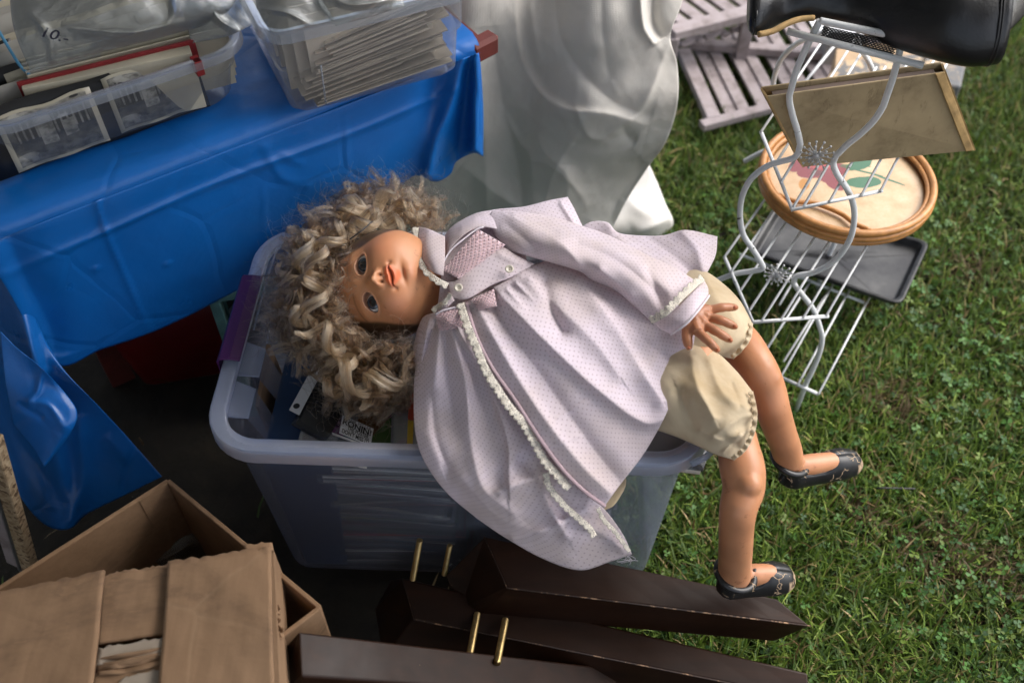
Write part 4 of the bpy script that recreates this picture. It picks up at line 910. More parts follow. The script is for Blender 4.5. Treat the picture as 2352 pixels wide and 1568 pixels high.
prism('shaft', ([(922, 1326, .200), (951, 1422, .190), (879, 1511, .115), (860, 1398, .105), (898, 1330, .15)], [(1856, 1545, .125), (1860, 1605, .115), (1740, 1650, .04), (1720, 1600, .02), (1780, 1540, .06)]), MAT['wood'], lb); tube('worn_edge', [W(924, 1328, .199), W(951, 1422, .1895), W(1860, 1605, .1145)], .0011, MAT['wood_edge'], lb, 6)
lc = thing('dark_wood_leg', 'lowest dark brown table leg cut off by the bottom edge of the picture', 'table leg', W(900, 1540, .05), 'loose dark table legs')
prism('shaft', ([(686, 1449, .41), (691, 1552, .40), (705, 1640, .33), (640, 1600, .31), (630, 1510, .35)], [(1420, 1535, .10), (1440, 1600, .09), (1440, 1700, .02), (1400, 1690, .01), (1380, 1560, .04)]), MAT['wood'], lc)
def bolt(u0, v0, z0, u1, v1, z1, rpx, owner, lab):
    a = W(u0, v0, z0); b_ = W(u1, v1, z1); L = np.linalg.norm(b_ - a); n = int(L/.0006); t_ = np.linspace(0, 1, n)[:, None]
    o = tube('bolt', a*(1-t_) + b_*t_, rpx*(1 + .15*np.sin(np.arange(n)*2*np.pi/4)), MAT['brass'], owner, 10); o['label'] = lab
bolt(964, 1240, .275, 948, 1330, .195, .0042, lb, 'left standing threaded bolt'); bolt(1033, 1252, .262, 1020, 1318, .19, .0036, lb, 'right standing threaded bolt')
bolt(1096, 1410, .18, 1076, 1520, .238, .0046, la, 'left of the two lower threaded bolts'); bolt(1161, 1423, .185, 1142, 1521, .240, .0046, la, 'right of the two lower threaded bolts')

# ------------------------------------------------------------------ wire rack
FD = np.array([.091, -.030, 0]); FD /= np.linalg.norm(FD); FN = np.array([-FD[1], FD[0], 0]); FP = np.array([.539, 1.11, 0])
def fr(u, v, off=0): return WP(np.array(u, float), np.array(v, float), FP + FN*off, FN)
D4 = lambda L: ([1552 + a*.45 for a, b_ in L], [282 + b_*.45 for a, b_ in L])
rack = thing('wire_rack', 'white painted wire rack with scrolled sides and dandelion rosettes standing on the grass', 'rack', (.5, 1.15, 0))
lr = [(1883, 48), (1852, 110), (1823, 178), (1813, 216), (1819, 259), (1831, 300), (1838, 335)] + list(zip(*D4([(628, 150), (600, 180), (530, 200), (470, 220), (410, 262), (365, 315), (335, 390), (328, 480), (345, 570), (390, 640), (435, 712), (445, 742), (400, 755), (300, 772), (225, 800), (120, 850)])))
rr_ = [(2071, 98), (2066, 120), (2055, 165), (2043, 205), (2034, 232), (2022, 256), (2003, 282), (1975, 309), (1945, 333), (1924, 354)] + list(zip(*D4([(820, 165), (804, 200), (822, 260), (870, 330), (902, 400), (912, 480), (895, 580), (850, 660), (790, 720), (700, 765), (610, 785), (600, 812), (640, 870), (700, 950), (735, 1040), (747, 1110), (728, 1190), (690, 1280), (655, 1350), (600, 1500)])))
lp = catmull(np.array([fr(a, b_) for a, b_ in lr]), 160); rp = catmull(np.array([fr(a, b_) for a, b_ in rr_]), 180)
RW = .0047
tube('left_rod', lp, RW, MAT['wire'], rack, 10); tube('right_rod', rp, RW, MAT['wire'], rack, 10)
tube('top_rod', np.array([fr(a, b_) for a, b_ in ((1883, 48), (1930, 58), (1991, 70), (2040, 80), (2059, 86), (2071, 98))]), RW, MAT['wire'], rack, 10, n=40)
# far side frame: the near one moved back
DEP = FN*.34
tube('back_rod', np.array(lp)[:150] + DEP, RW, MAT['wire'], rack, 8); tube('back_rod', rp + DEP, RW, MAT['wire'], rack, 8)
for (cu_, cv_, R_, nm) in ((1875, 357, .0235, 'rosette'), (1786, 631, .0225, 'rosette')):
    c = fr(cu_, cv_, -.004); L = [tube_vf(np.array([c - FN*.004, c + FN*.004]), .004, 8)]
    for ring, (nsp, rad) in enumerate(((14, 1.0), (11, .66), (8, .42))):
        for k in range(nsp):
            a = 2*math.pi*(k + .3*ring)/nsp; rj = R_*rad*(1 + .08*math.sin(k*7.)); e = c + (FD*math.cos(a) + Z3*math.sin(a))*rj - FN*.002*ring
            L.append(tube_vf(np.array([c, e]), .0007, 5)); 
            q = []
            for zz, r0 in ((-1, .001), (-.6, .8), (0, 1), (.6, .8), (1, .001)):
                q.append([e + (FD*math.cos(b_) + Z3*math.sin(b_))*r0*.0021 + FN*zz*.0021 for b_ in np.linspace(0, 6.283, 8, endpoint=False)])
            L.append(loftvf(np.array(q)))
    V, F = joinvf(L); mk(nm, V, F, flat('rosette paint', (.5, .5, .5), .45) if cu_ == 1875 else bpy.data.materials['rosette paint'], rack, True)
# top shelf
o = tube('shelf_bar', [fr(1808, 72, -.012), fr(2120, 151, -.012)], .0048, MAT['wire'], rack, 8)
zt1 = float(o.data.vertices[0].co.z)
L = []; m0, m1, m2, m3 = [np.array(fr(a, b_, o_)) for a, b_, o_ in ((1893, 62, .003), (2066, 100, .003), (2052, 132, -.01), (1888, 88, -.01))]
for j in range(8):
    for i in range(20):
        s = (i + .5*(j % 2) + .25)/20.5; t_ = (j + .5)/8; c = (m0*(1-s) + m1*s)*(1-t_) + (m3*(1-s) + m2*s)*t_
        dx = (m1 - m0)/20.5*.56; dy = (m3 - m0)/8*.62
        L.append(tube_vf(np.array([c + dx*math.cos(a) + dy*math.sin(a) for a in np.linspace(0, 6.283, 6, endpoint=False)]), .0009, 4, True))
V, F = joinvf(L); mk('mesh_panel', V, F, MAT['black_plastic'], rack)['kind'] = 'stuff'
# shelves of parallel wires: rim points measured at the shelf height
def shelf(zs, rim, starts, dirpx, length, r=.0022, back=True):
    R = [W(u_, v_, zs) for u_, v_ in rim]; tube('shelf_rim', R, .0032, MAT['wire'], rack, 8)
    d = W(*dirpx[1], zs) - W(*dirpx[0], zs); d /= np.linalg.norm(d); ends = []
    for (u_, v_), le in zip(starts, length):
        a = W(u_, v_, zs + .003); tube('shelf_wire', [a, a + d*le], r, MAT['wire'], rack, 6); ends.append(a + d*le)
    return d, ends
shelf(.562, [(1748, 303), (1820, 482), (2026, 438)], [(1748, 303), (1779, 380), (1793, 420), (1822, 476), (1846, 474), (1905, 464), (1978, 450), (2022, 440)], ((1822, 476), (1925, 303)), [.40]*8)
shelf(.345, [(1664, 590), (1688, 645), (1730, 740), (1903, 726)], [(1664, 590), (1679, 625), (1702, 665), (1722, 712), (1750, 736), (1795, 732), (1845, 730), (1898, 725)], ((1750, 736), (1900, 500)), [.34, .34, .34, .34, .34, .34, .34, .36])
shelf(.10, [(1793, 866), (1880, 905)], [(1793, 866), (1832, 884), (1880, 905)], ((1880, 905), (1988, 700)), [.31, .31, .31])
tube('shelf_rim', [W(1700, 585, .10), W(1860, 645, .10), W(1990, 697, .10)], .003, MAT['wire'], rack, 8)
tube('shelf_wire', [W(1758, 806, .10), W(1862, 645, .10)], .0022, MAT['wire'], rack, 6); tube('shelf_wire', [W(1800, 830, .10), W(1905, 665, .10)], .0022, MAT['wire'], rack, 6)
tube('shelf_wire', [W(1790, 700, .10), W(1830, 633, .10)], .0022, MAT['wire'], rack, 6)
for (a_, b2_) in (((1925, 303), (2000, 205)), ((1848, 190), (1921, 100))): tube('strut', [W(*a_, .3), W(*b2_, .3)], .003, MAT['wire'], rack, 6)
# ------------------------------------------------------------------ round tray, baking tray
tc = W(1938, 428, .375); TR = .148
rt = thing('round_tray', 'round cane rimmed tray painted with a red flower and green leaves', 'tray', tc)
n = 64
def ring(r, z): return [tc + np.array([r*math.cos(a), r*math.sin(a), z]) for a in np.linspace(0, 2*math.pi, n, endpoint=False)]
x = M('painted tray parchment'); sp = x.n('ShaderNodeSeparateXYZ'); x.L.new(x.coord('UV'), sp.inputs[0]); X, Y = sp.outputs[0], sp.outputs[1]
nz_ = x.noise(9, 4, .6, 'UV'); nzz = x.noise(60, 5, .7, 'UV')
c = x.ramp(x.noise(5, 6, .65, 'UV'), [(.3, (.42, .26, .12)), (.5, (.54, .37, .21)), (.75, (.62, .47, .31))]); c = x.mix(x.math('MULTIPLY', x.ramp(nzz, [(.35, (1, 1, 1)), (.5, (0, 0, 0))]), .25), c, (.34, .22, .11))
def blob(px, py, rx, ry, rot, jag=.25):
    a = math.radians(rot); ca, sa = math.cos(a), math.sin(a)
    dx = x.math('SUBTRACT', X, px); dy = x.math('SUBTRACT', Y, py)
    u_ = x.math('DIVIDE', x.math('ADD', x.math('MULTIPLY', dx, ca), x.math('MULTIPLY', dy, sa)), rx); v_ = x.math('DIVIDE', x.math('SUBTRACT', x.math('MULTIPLY', dy, ca), x.math('MULTIPLY', dx, sa)), ry)
    d = x.math('SQRT', x.math('ADD', x.math('POWER', u_, 2), x.math('POWER', v_, 2))); d = x.math('ADD', d, x.math('MULTIPLY', x.math('SUBTRACT', nz_, .5), jag*2)); return x.math('LESS_THAN', d, 1.0)
red, red2, grn, yel = (.20, .015, .018), (.34, .04, .035), (.010, .11, .035), (.46, .19, .01)
for (px, py, rx, ry, rot, col) in ((.30, .60, .11, .07, 20, red), (.40, .55, .10, .08, -40, red), (.22, .66, .09, .05, 40, red), (.47, .62, .08, .06, 10, red), (.36, .68, .10, .06, -10, red2), (.42, .47, .07, .05, -50, red), (.33, .58, .05, .03, 0, (.12, .015, .012)), (.22, .47, .035, .06, -20, yel), (.62, .66, .10, .045, 25, grn), (.70, .74, .09, .04, 60, grn), (.62, .49, .12, .055, 8, grn), (.63, .60, .15, .010, -22, grn), (.78, .52, .12, .011, -32, grn), (.60, .655, .10, .010, -5, grn)):
    c = x.mix(blob(px, py, rx, ry, rot), c, x.mix(nzz, col, tuple(q*.8 + .04 for q in col)))
x.color(c).rough(.35).set(Coat_Weight=.3, Coat_Roughness=.2); MAT['tray'] = x.m
V = np.array(ring(TR*.90, .012) + [tc + np.array([0, 0, .012])]); F = [[i, (i+1) % n, n] for i in range(n)]
uv = (V[:, :2] - tc[:2])/(TR*1.8) + .5
o = mk('painted_face', V, F, MAT['tray'], rt, False, uv)
V, F = loftvf(np.array([ring(.001, .0), ring(TR*.93, .0), ring(TR*.93, .010), ring(.001, .010)])); mk('base', V, F, MAT['rattan'], rt)
for k, (r_, z_, w_) in enumerate(((TR*.985, .004, .0058), (TR*1.0, .0145, .0058), (TR*.99, .025, .0062), (TR*.93, .021, .004))):
    tube('cane_ring', ring(r_, z_), w_, MAT['rattan'], rt, 10, closed=True)
tube('cane_handle', [tc + np.array([-.128, -.045, .02]), tc + np.array([-.10, -.062, .020]), tc + np.array([-.07, -.066, .02]), tc + np.array([-.03, -.092, .02]), tc + np.array([-.012, -.118, .021]), tc + np.array([.01, -.135, .022])], .0042, MAT['rattan'], rt, 8, n=30)
bt = thing('baking_tray', 'dark scorched metal baking tray lying on the lowest rack shelf', 'baking tray', W(1930, 600, .10))
bq = [W(1782, 480, .115), W(2126, 572, .115), W(2062, 712, .115), W(1716, 590, .115)]
cb_ = sum(bq)/4
def rq(f, z, r=.018, off=0):
    out = []; 
    for i in range(4):
        p = cb_ + (bq[i] - cb_)*f; pa = cb_ + (bq[i-1] - cb_)*f; pb = cb_ + (bq[(i+1) % 4] - cb_)*f
        a = p + (pa - p)/np.linalg.norm(pa - p)*r; b_ = p + (pb - p)/np.linalg.norm(pb - p)*r
        for t_ in np.linspace(0, 1, 6): out.append(a*(1-t_)**2 + 2*p*t_*(1-t_) + b_*t_**2 + Z3*z)
    return out
V, F = loftvf(np.array([rq(.001, 0), rq(.90, 0), rq(.92, .002), rq(.955, .018), rq(.985, .020), rq(1.0, .018), rq(1.0, .014)]), True, False); o = mk('pan', V, F, MAT['baking'], bt, True); solid(o, .0012, 0)
tube('rolled_edge', rq(.998, .017), .003, MAT['baking'], bt, 8, closed=True)
o.data.polygons.foreach_set('use_smooth', [False]*len(o.data.polygons))

# ------------------------------------------------------------------ flat board case across the rack
MAT['board_edge'] = flat('pale worn board edge', (.42, .27, .11), .8, .3, 60)
bxs = thing('board_case', 'flat worn tan cardboard case leaning across the wire rack', 'case', fr(2000, 360, .02))
q = [W(1762, 222, .700), W(2171, 166, .720), W(2239, 346, .580), W(1846, 384, .565)]
nrm = np.cross(q[1]-q[0], q[3]-q[0]); nrm /= np.linalg.norm(nrm); nrm = -nrm if nrm @ (CAM - q[0]) < 0 else nrm
def slabq(name, Q, th, mat, parent, bv=.0008):
    Q = [np.asarray(p) for p in Q]; V = Q + [p - nrm*th for p in Q]; o = mk(name, V, [[0, 3, 2, 1], [4, 5, 6, 7], [0, 1, 5, 4], [1, 2, 6, 5], [2, 3, 7, 6], [3, 0, 4, 7]], mat, parent)
    bm = bmesh.new(); bm.from_mesh(o.data); bmesh.ops.recalc_face_normals(bm, faces=bm.faces); bm.to_mesh(o.data); bm.free(); bevel(o, bv, 1); return o
slabq('front_cover', q, .0028, MAT['board'], bxs)
slabq('worn_corner', [W(2149, 171, .7205), W(2170, 166, .7205), W(2238, 346, .5805), W(2219, 349, .5805)], .0022, MAT['board_edge'], bxs)
th = .020; back = [p - nrm*th for p in q]
slabq('back_cover', [p + (p - sum(back)/4)*.02 for p in back], .0028, MAT['board'], bxs)
e01 = (q[1]-q[0])/np.linalg.norm(q[1]-q[0]); e03 = (q[3]-q[0])/np.linalg.norm(q[3]-q[0])
slabq('inner_pages', [q[0] + e01*.008 + e03*.006 - nrm*.004, q[1] - e01*.012 + e03*.006 - nrm*.004, q[2] - e01*.012 - e03*.004 - nrm*.004, q[3] + e01*.008 - e03*.004 - nrm*.004], .014, flat('brown kraft insert', (.10, .07, .055), .8), bxs)
for (a, b_) in ((1, 2), (0, 3)):
    s = 1 if a == 1 else -1; P0, P1 = q[a], q[b_]
    V = [P0, P1, P1 - nrm*th + e01*s*.003, P0 - nrm*th + e01*s*.003]; o = mk('edge_strip', V, [[0, 1, 2, 3]], MAT['board_edge'], bxs); solid(o, .003, 0)
# ------------------------------------------------------------------ black boot lying on the rack
bo = thing('leather_boot', 'tall black leather boot lying on its side on top of the rack', 'boot', W(2000, 60, .80))
sec = [(1722, 22, 46, .80), (1735, 20, 56, .80), (1760, 10, 58, .80), (1800, -12, 60, .80), (1850, -38, 74, .81), (1900, -34, 74, .81), (1960, -26, 84, .81), (2050, -2, 96, .82), (2150, 16, 106, .83), (2230, 24, 112, .83), (2292, 20, 110, .83)]
R = []
for u_, v_, r_, z_ in sec:
    c = W(u_, v_, z_ + .03); sc_ = np.linalg.norm(c - CAM)/FPX; rr2 = r_*sc_
    R.append([c + (UV_*math.cos(a)*rr2 + BV*math.sin(a)*rr2*.55 + np.array([.0, 0, 0])) for a in np.linspace(0, 2*math.pi, 28, endpoint=False)])
R = np.array(R); R2 = np.stack([catmull(R[:, k], 60) for k in range(28)], 1); R2 += (.0022*cheapnoise(R2, 9, .5) + .0007*cheapnoise(R2, 30, .6))[..., None]*BV
V, F = loftvf(R2, True, False); o = mk('shaft', V, F, MAT['leather'], bo, True); solid(o, .003, -1)
for k in (0, 1): tube('seam', R2[57 - 0*k, :] + BV*.001*k - RV*.004*k, .0014, MAT['leather'], bo, 6, closed=True)
tube('toe_welt', R2[1, 8:26], .0016, MAT['leather'], bo, 6)
a = W(2296, 0, .83); o, _ = relief('pull_flap', [(2285, -70, .83), (2330, -60, .82), (2380, -40, .80)], [(2296, 92, .82), (2330, 60, .81), (2362, 26, .80)], [(2285, -70, .83), (2300, 10, .83), (2296, 92, .82)], [(2380, -40, .80), (2372, 0, .80), (2362, 26, .80)], MAT['leather'], bo, 20, 20, W, .01, [], [], .003)
sole = np.array([W(1742, 80, .815), W(1775, 72, .815), W(1810, 54, .82), W(1840, 44, .82), (W(1870, 42, .82))]); tube('sole_edge', sole, .004, MAT['board_edge'], bo, 8, n=24)

# ------------------------------------------------------------------ slatted wooden pieces behind
ls = thing('slatted_frame', 'lower weathered pinkish slatted wooden frame lying on the grass', 'wood frame', W(1700, 200, 0), 'weathered slatted frames')
zl = .05
LZ = lambda x_, y_: W(1458 + x_*.198, y_*.198, zl)
plank('rail', LZ(770, 1462), LZ(2300, 1060), .026, .018, MAT['lattice'], ls); plank('rail', LZ(640, 555)+Z3*.012, LZ(2350, 690)+Z3*.012, .030, .02, MAT['lattice'], ls)
plank('side_rail', LZ(560, 600), LZ(915, 1400), .034, .022, MAT['lattice'], ls)
for k in range(8):
    x0 = 820 + 375*k; 
    for dx, wd in ((0, .034), (130, .030)):
        a = LZ(x0 + dx - 250 + (0), 60); b_ = LZ(x0 + dx + 318, 1305 - .235*(375*k + dx)*.99)
        a = LZ(x0 + dx - 130, 380 + 0*k) if k < 2 else LZ(x0 + dx - 290, 60)
        plank('slat', a - Z3*(.004 if dx else .010), b_ - Z3*(.004 if dx else .010), wd, .010, MAT['lattice'], ls)
lu = thing('slatted_frame', 'upper weathered slatted wooden frame propped up behind the tarp edge', 'wood frame', W(1640, 0, 0), 'weathered slatted frames')
zl = .17
plank('rail', LZ(420, 385), LZ(1500, 105), .040, .022, MAT['lattice'], lu); plank('rail', LZ(250, 20) - Z3*.0, LZ(1200, -330), .04, .02, MAT['lattice'], lu)
for k in range(7):
    x0 = 640 + 185*k; y0 = 262 - 48*k; b_ = LZ(x0, y0); a = LZ(x0 - 560, y0 - 410); plank('slat', a - Z3*.014, b_ - Z3*.014, .036 if k % 2 else .030, .010, MAT['lattice'], lu)
for (x0, y0) in ((640, 480), (930, 400), (1230, 320)):
    zl = .12; tube('scalloped_bracket', [LZ(x0 - 120, y0 + 40), LZ(x0 - 40, y0 + 20), LZ(x0 + 20, y0 - 20), LZ(x0 + 80, y0 - 30), LZ(x0 + 140, y0 + 10)], .012, MAT['lattice'], lu, 8, n=16, flat=.5)
zl = .17
for (x_, y_) in ((440, 400), (1330, 150)): 
    p = LZ(x_, y_); plank('leg', (p[0], p[1], .165), (p[0], p[1], 0), .03, .03, MAT['lattice'], lu, up=(1, 0, 0))
# ------------------------------------------------------------------ boxes behind the rack
o = quad_slab('tan_box', [W(1921, 112, .16), W(2165, 78, .16), W(2160, 165, .16), W(1915, 185, .16)], .15, flat('tan box board', (.40, .28, .17), .8)); tag(o, 'plain tan box on the grass behind the wire shelf', 'box'); bevel(o, .002)
x = M('marbled floral paper'); f = x.noise(14, 5, .6, dist=1.2); x.color(x.ramp(f, [(.40, (.42, .30, .18)), (.50, (.50, .37, .23)), (.54, (.16, .14, .12)), (.62, (.10, .11, .12)), (.7, (.45, .33, .2))])).rough(.7)
o = quad_slab('patterned_box', [W(2140, 80, .18), W(2228, 110, .18), W(2208, 200, .18), W(2110, 185, .18)], .17, x.m); tag(o, 'box covered in tan and black marbled paper behind the rack', 'box'); bevel(o, .006, 3)
o = quad_slab('picture_sheet', [W(1935, 140, .17), W(2160, 120, .17), W(2140, 185, .17), W(1890, 190, .17)], .004, x.m); tag(o, 'mottled picture sheet lying on the tan box', 'print')
o = quad_slab('white_sheet', [W(1850, 30, .30), W(2060, 60, .30), W(2010, 82, .30), W(1870, 70, .30)], .002, MAT['white_card']); tag(o, 'sheet of white paper seen through the perforated shelf', 'paper')
zst = .28
o = mk('paper_support', *boxvf(W(1950, 55, .15), np.array([.05, 0, 0]), np.array([0, .03, 0]), Z3*.145), flat('grey carton', (.3, .3, .3), .8)); tag(o, 'small pale carton under the white sheet', 'box')
# thin black wire stake in the lawn
o = tube('wire_stake', [W(2010, 1122, .03), W(2025, 1120, .035), W(2105, 1122, .03)], .0016, MAT['black_plastic'], None, 6, n=12); tag(o, 'thin black wire lying in the lawn right of the far shoe', 'wire')
# ------------------------------------------------------------------ the doll
doll = thing('doll', 'large blonde curly haired doll in a pink dotted dress lying across the storage bin', 'doll', W(1150, 760, .49))
def skinmat(name, base, blot=.12, rough=.38):
    x = M(name); at = x.n('ShaderNodeAttribute'); at.attribute_name = 'paint'
    f = x.noise(14, 5, .6); g = x.ramp(x.noise(50, 4, .7), [(.62, (1, 1, 1)), (.70, (.40, .28, .22))])
    c = x.mix(1.0, at.outputs['Color'], x.ramp(f, [(.3, (1-blot,)*3), (.7, (1, 1, 1))]), 'MULTIPLY'); c = x.mix(.5, c, x.mix(1.0, c, g, 'MULTIPLY'))
    x.color(c).rough(rough).set(Subsurface_Weight=.12, Subsurface_Scale=.01, Subsurface_Radius=(1., .45, .25), Specular_IOR_Level=.4); x.bump(x.noise(300, 2), .04, .0005); return x.m
MAT['skin'] = skinmat('doll vinyl skin', None)
SK = np.array([.64, .295, .14])
# ---- head
hc = W(892, 654, .545)
def unit(a): a = np.asarray(a, float); return a/np.linalg.norm(a)
t1, yaw = math.radians(15), math.radians(3.5)
Yi = unit(-.968*RV - .25*UV_); Xi = unit(np.cross(Yi, BV))
Zf = unit(math.cos(t1)*BV + math.sin(t1)*Yi); 
side = unit(np.cross(Yi, BV)); side = side if side @ UV_ > 0 else -side      # the image-up side
Zf = unit(Zf*math.cos(yaw) + side*math.sin(yaw)); Yf = unit(Yi - (Yi @ Zf)*Zf); Xf = np.cross(Yf, Zf)
Rh = np.stack([Xf, Yf, Zf], 1)
def HL(P): return hc + np.asarray(P) @ Rh.T
nth, nph = 420, 300
th = np.linspace(-1, 1, nth, endpoint=False); th = np.pi*(.55*th + .45*np.sign(th)*np.abs(th)**2.2)
ph = np.linspace(-np.pi/2*.995, np.pi/2*.995, nph)
TH, PH = np.meshgrid(th, ph); cph = np.cos(PH)
a_, b_, c_ = .076, .079, .068
X = a_*cph*np.sin(TH); Y = b_*np.sin(PH); Z = c_*cph*np.cos(TH)
def G(x, y, sx, sy): return np.exp(-(x/sx)**2 - (y/sy)**2)
fr_ = 1/(1 + np.exp(-(Z - .012)/.006))
r = np.sqrt(X*X + Y*Y + Z*Z); Dx, Dy, Dz = X/r, Y/r, Z/r
d = np.zeros_like(X)
ax_ = np.abs(X)
d += .0075*G(ax_ - .036, Y + .026, .026, .026)*fr_                        # cheeks
d -= .0035*G(ax_ - .060, Y - .010, .02, .03)*fr_                          # temples
d += .003*G(X, Y - .040, .045, .028)*fr_                                  # forehead
d -= .0035*G(X, Y + .072, .05, .014)                                      # under jaw
d -= .0050*G(ax_ - .027, Y - .004, .017, .011)*fr_                        # sockets
d += .0020*G(ax_ - .026, Y - .019, .018, .006)*fr_                        # brow
d -= .0022*G(X, Y - .006, .010, .008)*fr_                                 # bridge
dz = np.zeros_like(X)
dz += .0130*G(X, Y + .0125, .0082, .0072)*fr_ + .0050*G(X, Y + .004, .0058, .011)*fr_
dz += .0055*G(ax_ - .0082, Y + .0155, .0042, .0044)*fr_
dz -= .0060*G(ax_ - .0045, Y + .0190, .0022, .0018)*fr_
dz -= .0014*G(X, Y + .0225, .0022, .004)*fr_                              # philtrum
mx = ax_/.0142
my = -.0318 + .0010*np.cos(np.clip(mx, 0, 1)*np.pi)*-1
up_t = .0084*(1 - np.clip(mx, 0, 1)**2.0)*(1 - .22*np.exp(-(X/.0028)**2)); lo_t = .0094*(1 - np.clip(mx, 0, 1)**2.4)
yy = Y - my
uin = (yy > 0) & (yy < up_t) & (mx < 1); lin = (yy <= 0) & (yy > -lo_t) & (mx < 1)
dz += .0045*G(X, Y + .0320, .0185, .0115)*fr_
dz += .0042*np.where(mx < 1.15, np.exp(-((yy - up_t*.45)/.0030)**2), 0)*np.clip(1.15 - mx, 0, 1)**.6*fr_
dz += .0050*np.where(mx < 1.0, np.exp(-((yy + lo_t*.55)/.0032)**2), 0)*np.clip(1.0 - mx, 0, 1)**.5*fr_
dz -= .0062*np.exp(-(yy/.00115)**2)*np.clip(1.1 - mx, 0, 1)**.4*fr_
dz -= .0030*G(ax_ - .0165, Y + .0315, .003, .003)*fr_                     # mouth corners
dz -= .0040*G(X, Y + .0445, .012, .0035)*fr_                              # fold below the lip
dz += .0065*G(X, Y + .0565, .0135, .0095)*fr_                             # chin ball
# eye openings
ex0, ey0 = .0265, .0050
slant = -.10
ux = (ax_ - ex0); uy = (Y - ey0) - slant*ux
eh = np.where(uy > 0, .0088, .0066)*np.sqrt(np.clip(1 - (ux/.0132)**2, 0, 1))
inside = (np.abs(uy) < eh) & (Z > 0)
de = np.sqrt((ux/.0132)**2 + (uy/np.where(uy > 0, .0088, .0066))**2)
dz += np.where(Z > 0, .0022*np.exp(-((de - 1.16)/.13)**2) + np.where(uy > 0, .0008*np.exp(-((de - 1.45)/.12)**2), 0), 0)
dz -= np.where(Z > 0, .013/(1 + np.exp((de - .97)/.03)), 0)
Xn = X + Dx*d; Yn = Y + Dy*d; Zn = Z + Dz*d + dz
P = np.stack([Xn, Yn, Zn], -1).reshape(-1, 3)
# paint
colr = np.tile(SK, (X.size, 1)).reshape(nph, nth, 3)
def paint(mask, c, k=1.0):
    global colr
    m = np.clip(mask*k, 0, 1)[..., None]; colr = colr*(1-m) + np.asarray(c)*m
paint(G(ax_ - .040, Y + .024, .02, .018)*fr_, (.66, .25, .14), .55)
paint(G(X, Y + .058, .014, .010)*fr_, (.62, .24, .13), .5)
paint(G(X, Y + .034, .022, .014)*fr_, (.66, .24, .12), .45)
paint(1/(1 + np.exp((de - 1.25)/.12))*(Z > 0), (.66, .36, .24), .5)
lipm = 1/(1 + np.exp(-(np.minimum(up_t + .0004 - yy, yy + lo_t + .0004))/.0005))*(mx < 1.06)*(Z > 0)
paint(lipm, (.80, .19, .075), .92)
paint(np.exp(-(yy/.0009)**2)*(mx < 1)*(Z > 0), (.25, .05, .03), .8)
paint(G(ax_ - .0045, Y + .0190, .0018, .0014)*(Z > 0), (.12, .04, .025), .9)
paint(((de > .93) & (de < 1.10) & (uy > -.001))*1.0*(Z > 0), (.10, .05, .035), .75)
brow = np.exp(-((Y - (.0205 + .0065*np.sqrt(np.clip(1 - ((ax_ - .026)/.024)**2, 0, 1))))/.0015)**2)*(ax_ > .008)*(ax_ < .048)*(Z > 0)
paint(brow, (.30, .13, .06), .65)
hair_b = 1/(1 + np.exp(-(Y - (.062 - 6*np.clip(ax_ - .02, 0, 1)**2*8))/.003)); back = 1/(1 + np.exp((Z + .004)/.004))
paint(np.maximum(hair_b, back*(Y > -.05)), (.10, .055, .03), 1)
F = []; I = np.arange(nph*nth).reshape(nph, nth); A = I[:-1]; Bq = I[1:]
F = np.stack([A, np.roll(A, -1, 1), np.roll(Bq, -1, 1), Bq], -1).reshape(-1, 4)
head = mk('head', HL(P), F.tolist() + [list(I[0][::-1]), list(I[-1])], MAT['skin'], doll, True, None, colr.reshape(-1, 3))
# eyes
def sphere_vf(c, R, Rm=None, nu=24, nv=16, zs=1.0):
    out = []
    for j in range(nv + 1):
        p_ = -math.pi/2 + math.pi*j/nv
        out.append([np.array([R*math.cos(p_)*math.cos(a), R*math.cos(p_)*math.sin(a), R*zs*math.sin(p_)]) for a in np.linspace(0, 2*math.pi, nu, endpoint=False)])
    out = np.array(out); V, F = loftvf(out, False, False)
    if Rm is not None: V = V @ Rm.T
    return V + c, F
MAT['sclera'] = flat('eye white', (.80, .78, .76), .12, .04, 20, 0)
x = M('blue grey iris'); tc_ = x.coord('UV'); sp = x.n('ShaderNodeSeparateXYZ'); x.L.new(tc_, sp.inputs[0]); rr__ = sp.outputs[0]
st = x.noise(40, 3, .6, 'UV', stretch=(.1, 1, 1)); c = x.ramp(rr__, [(.0, (.003,)*3), (.42, (.003, .003, .004)), (.52, (.012, .018, .025)), (.80, (.06, .09, .12)), (.92, (.02, .025, .03)), (1.0, (.01, .01, .012))]); x.color(c).rough(.08).set(Coat_Weight=1.0, Coat_Roughness=.02); MAT['iris'] = x.m
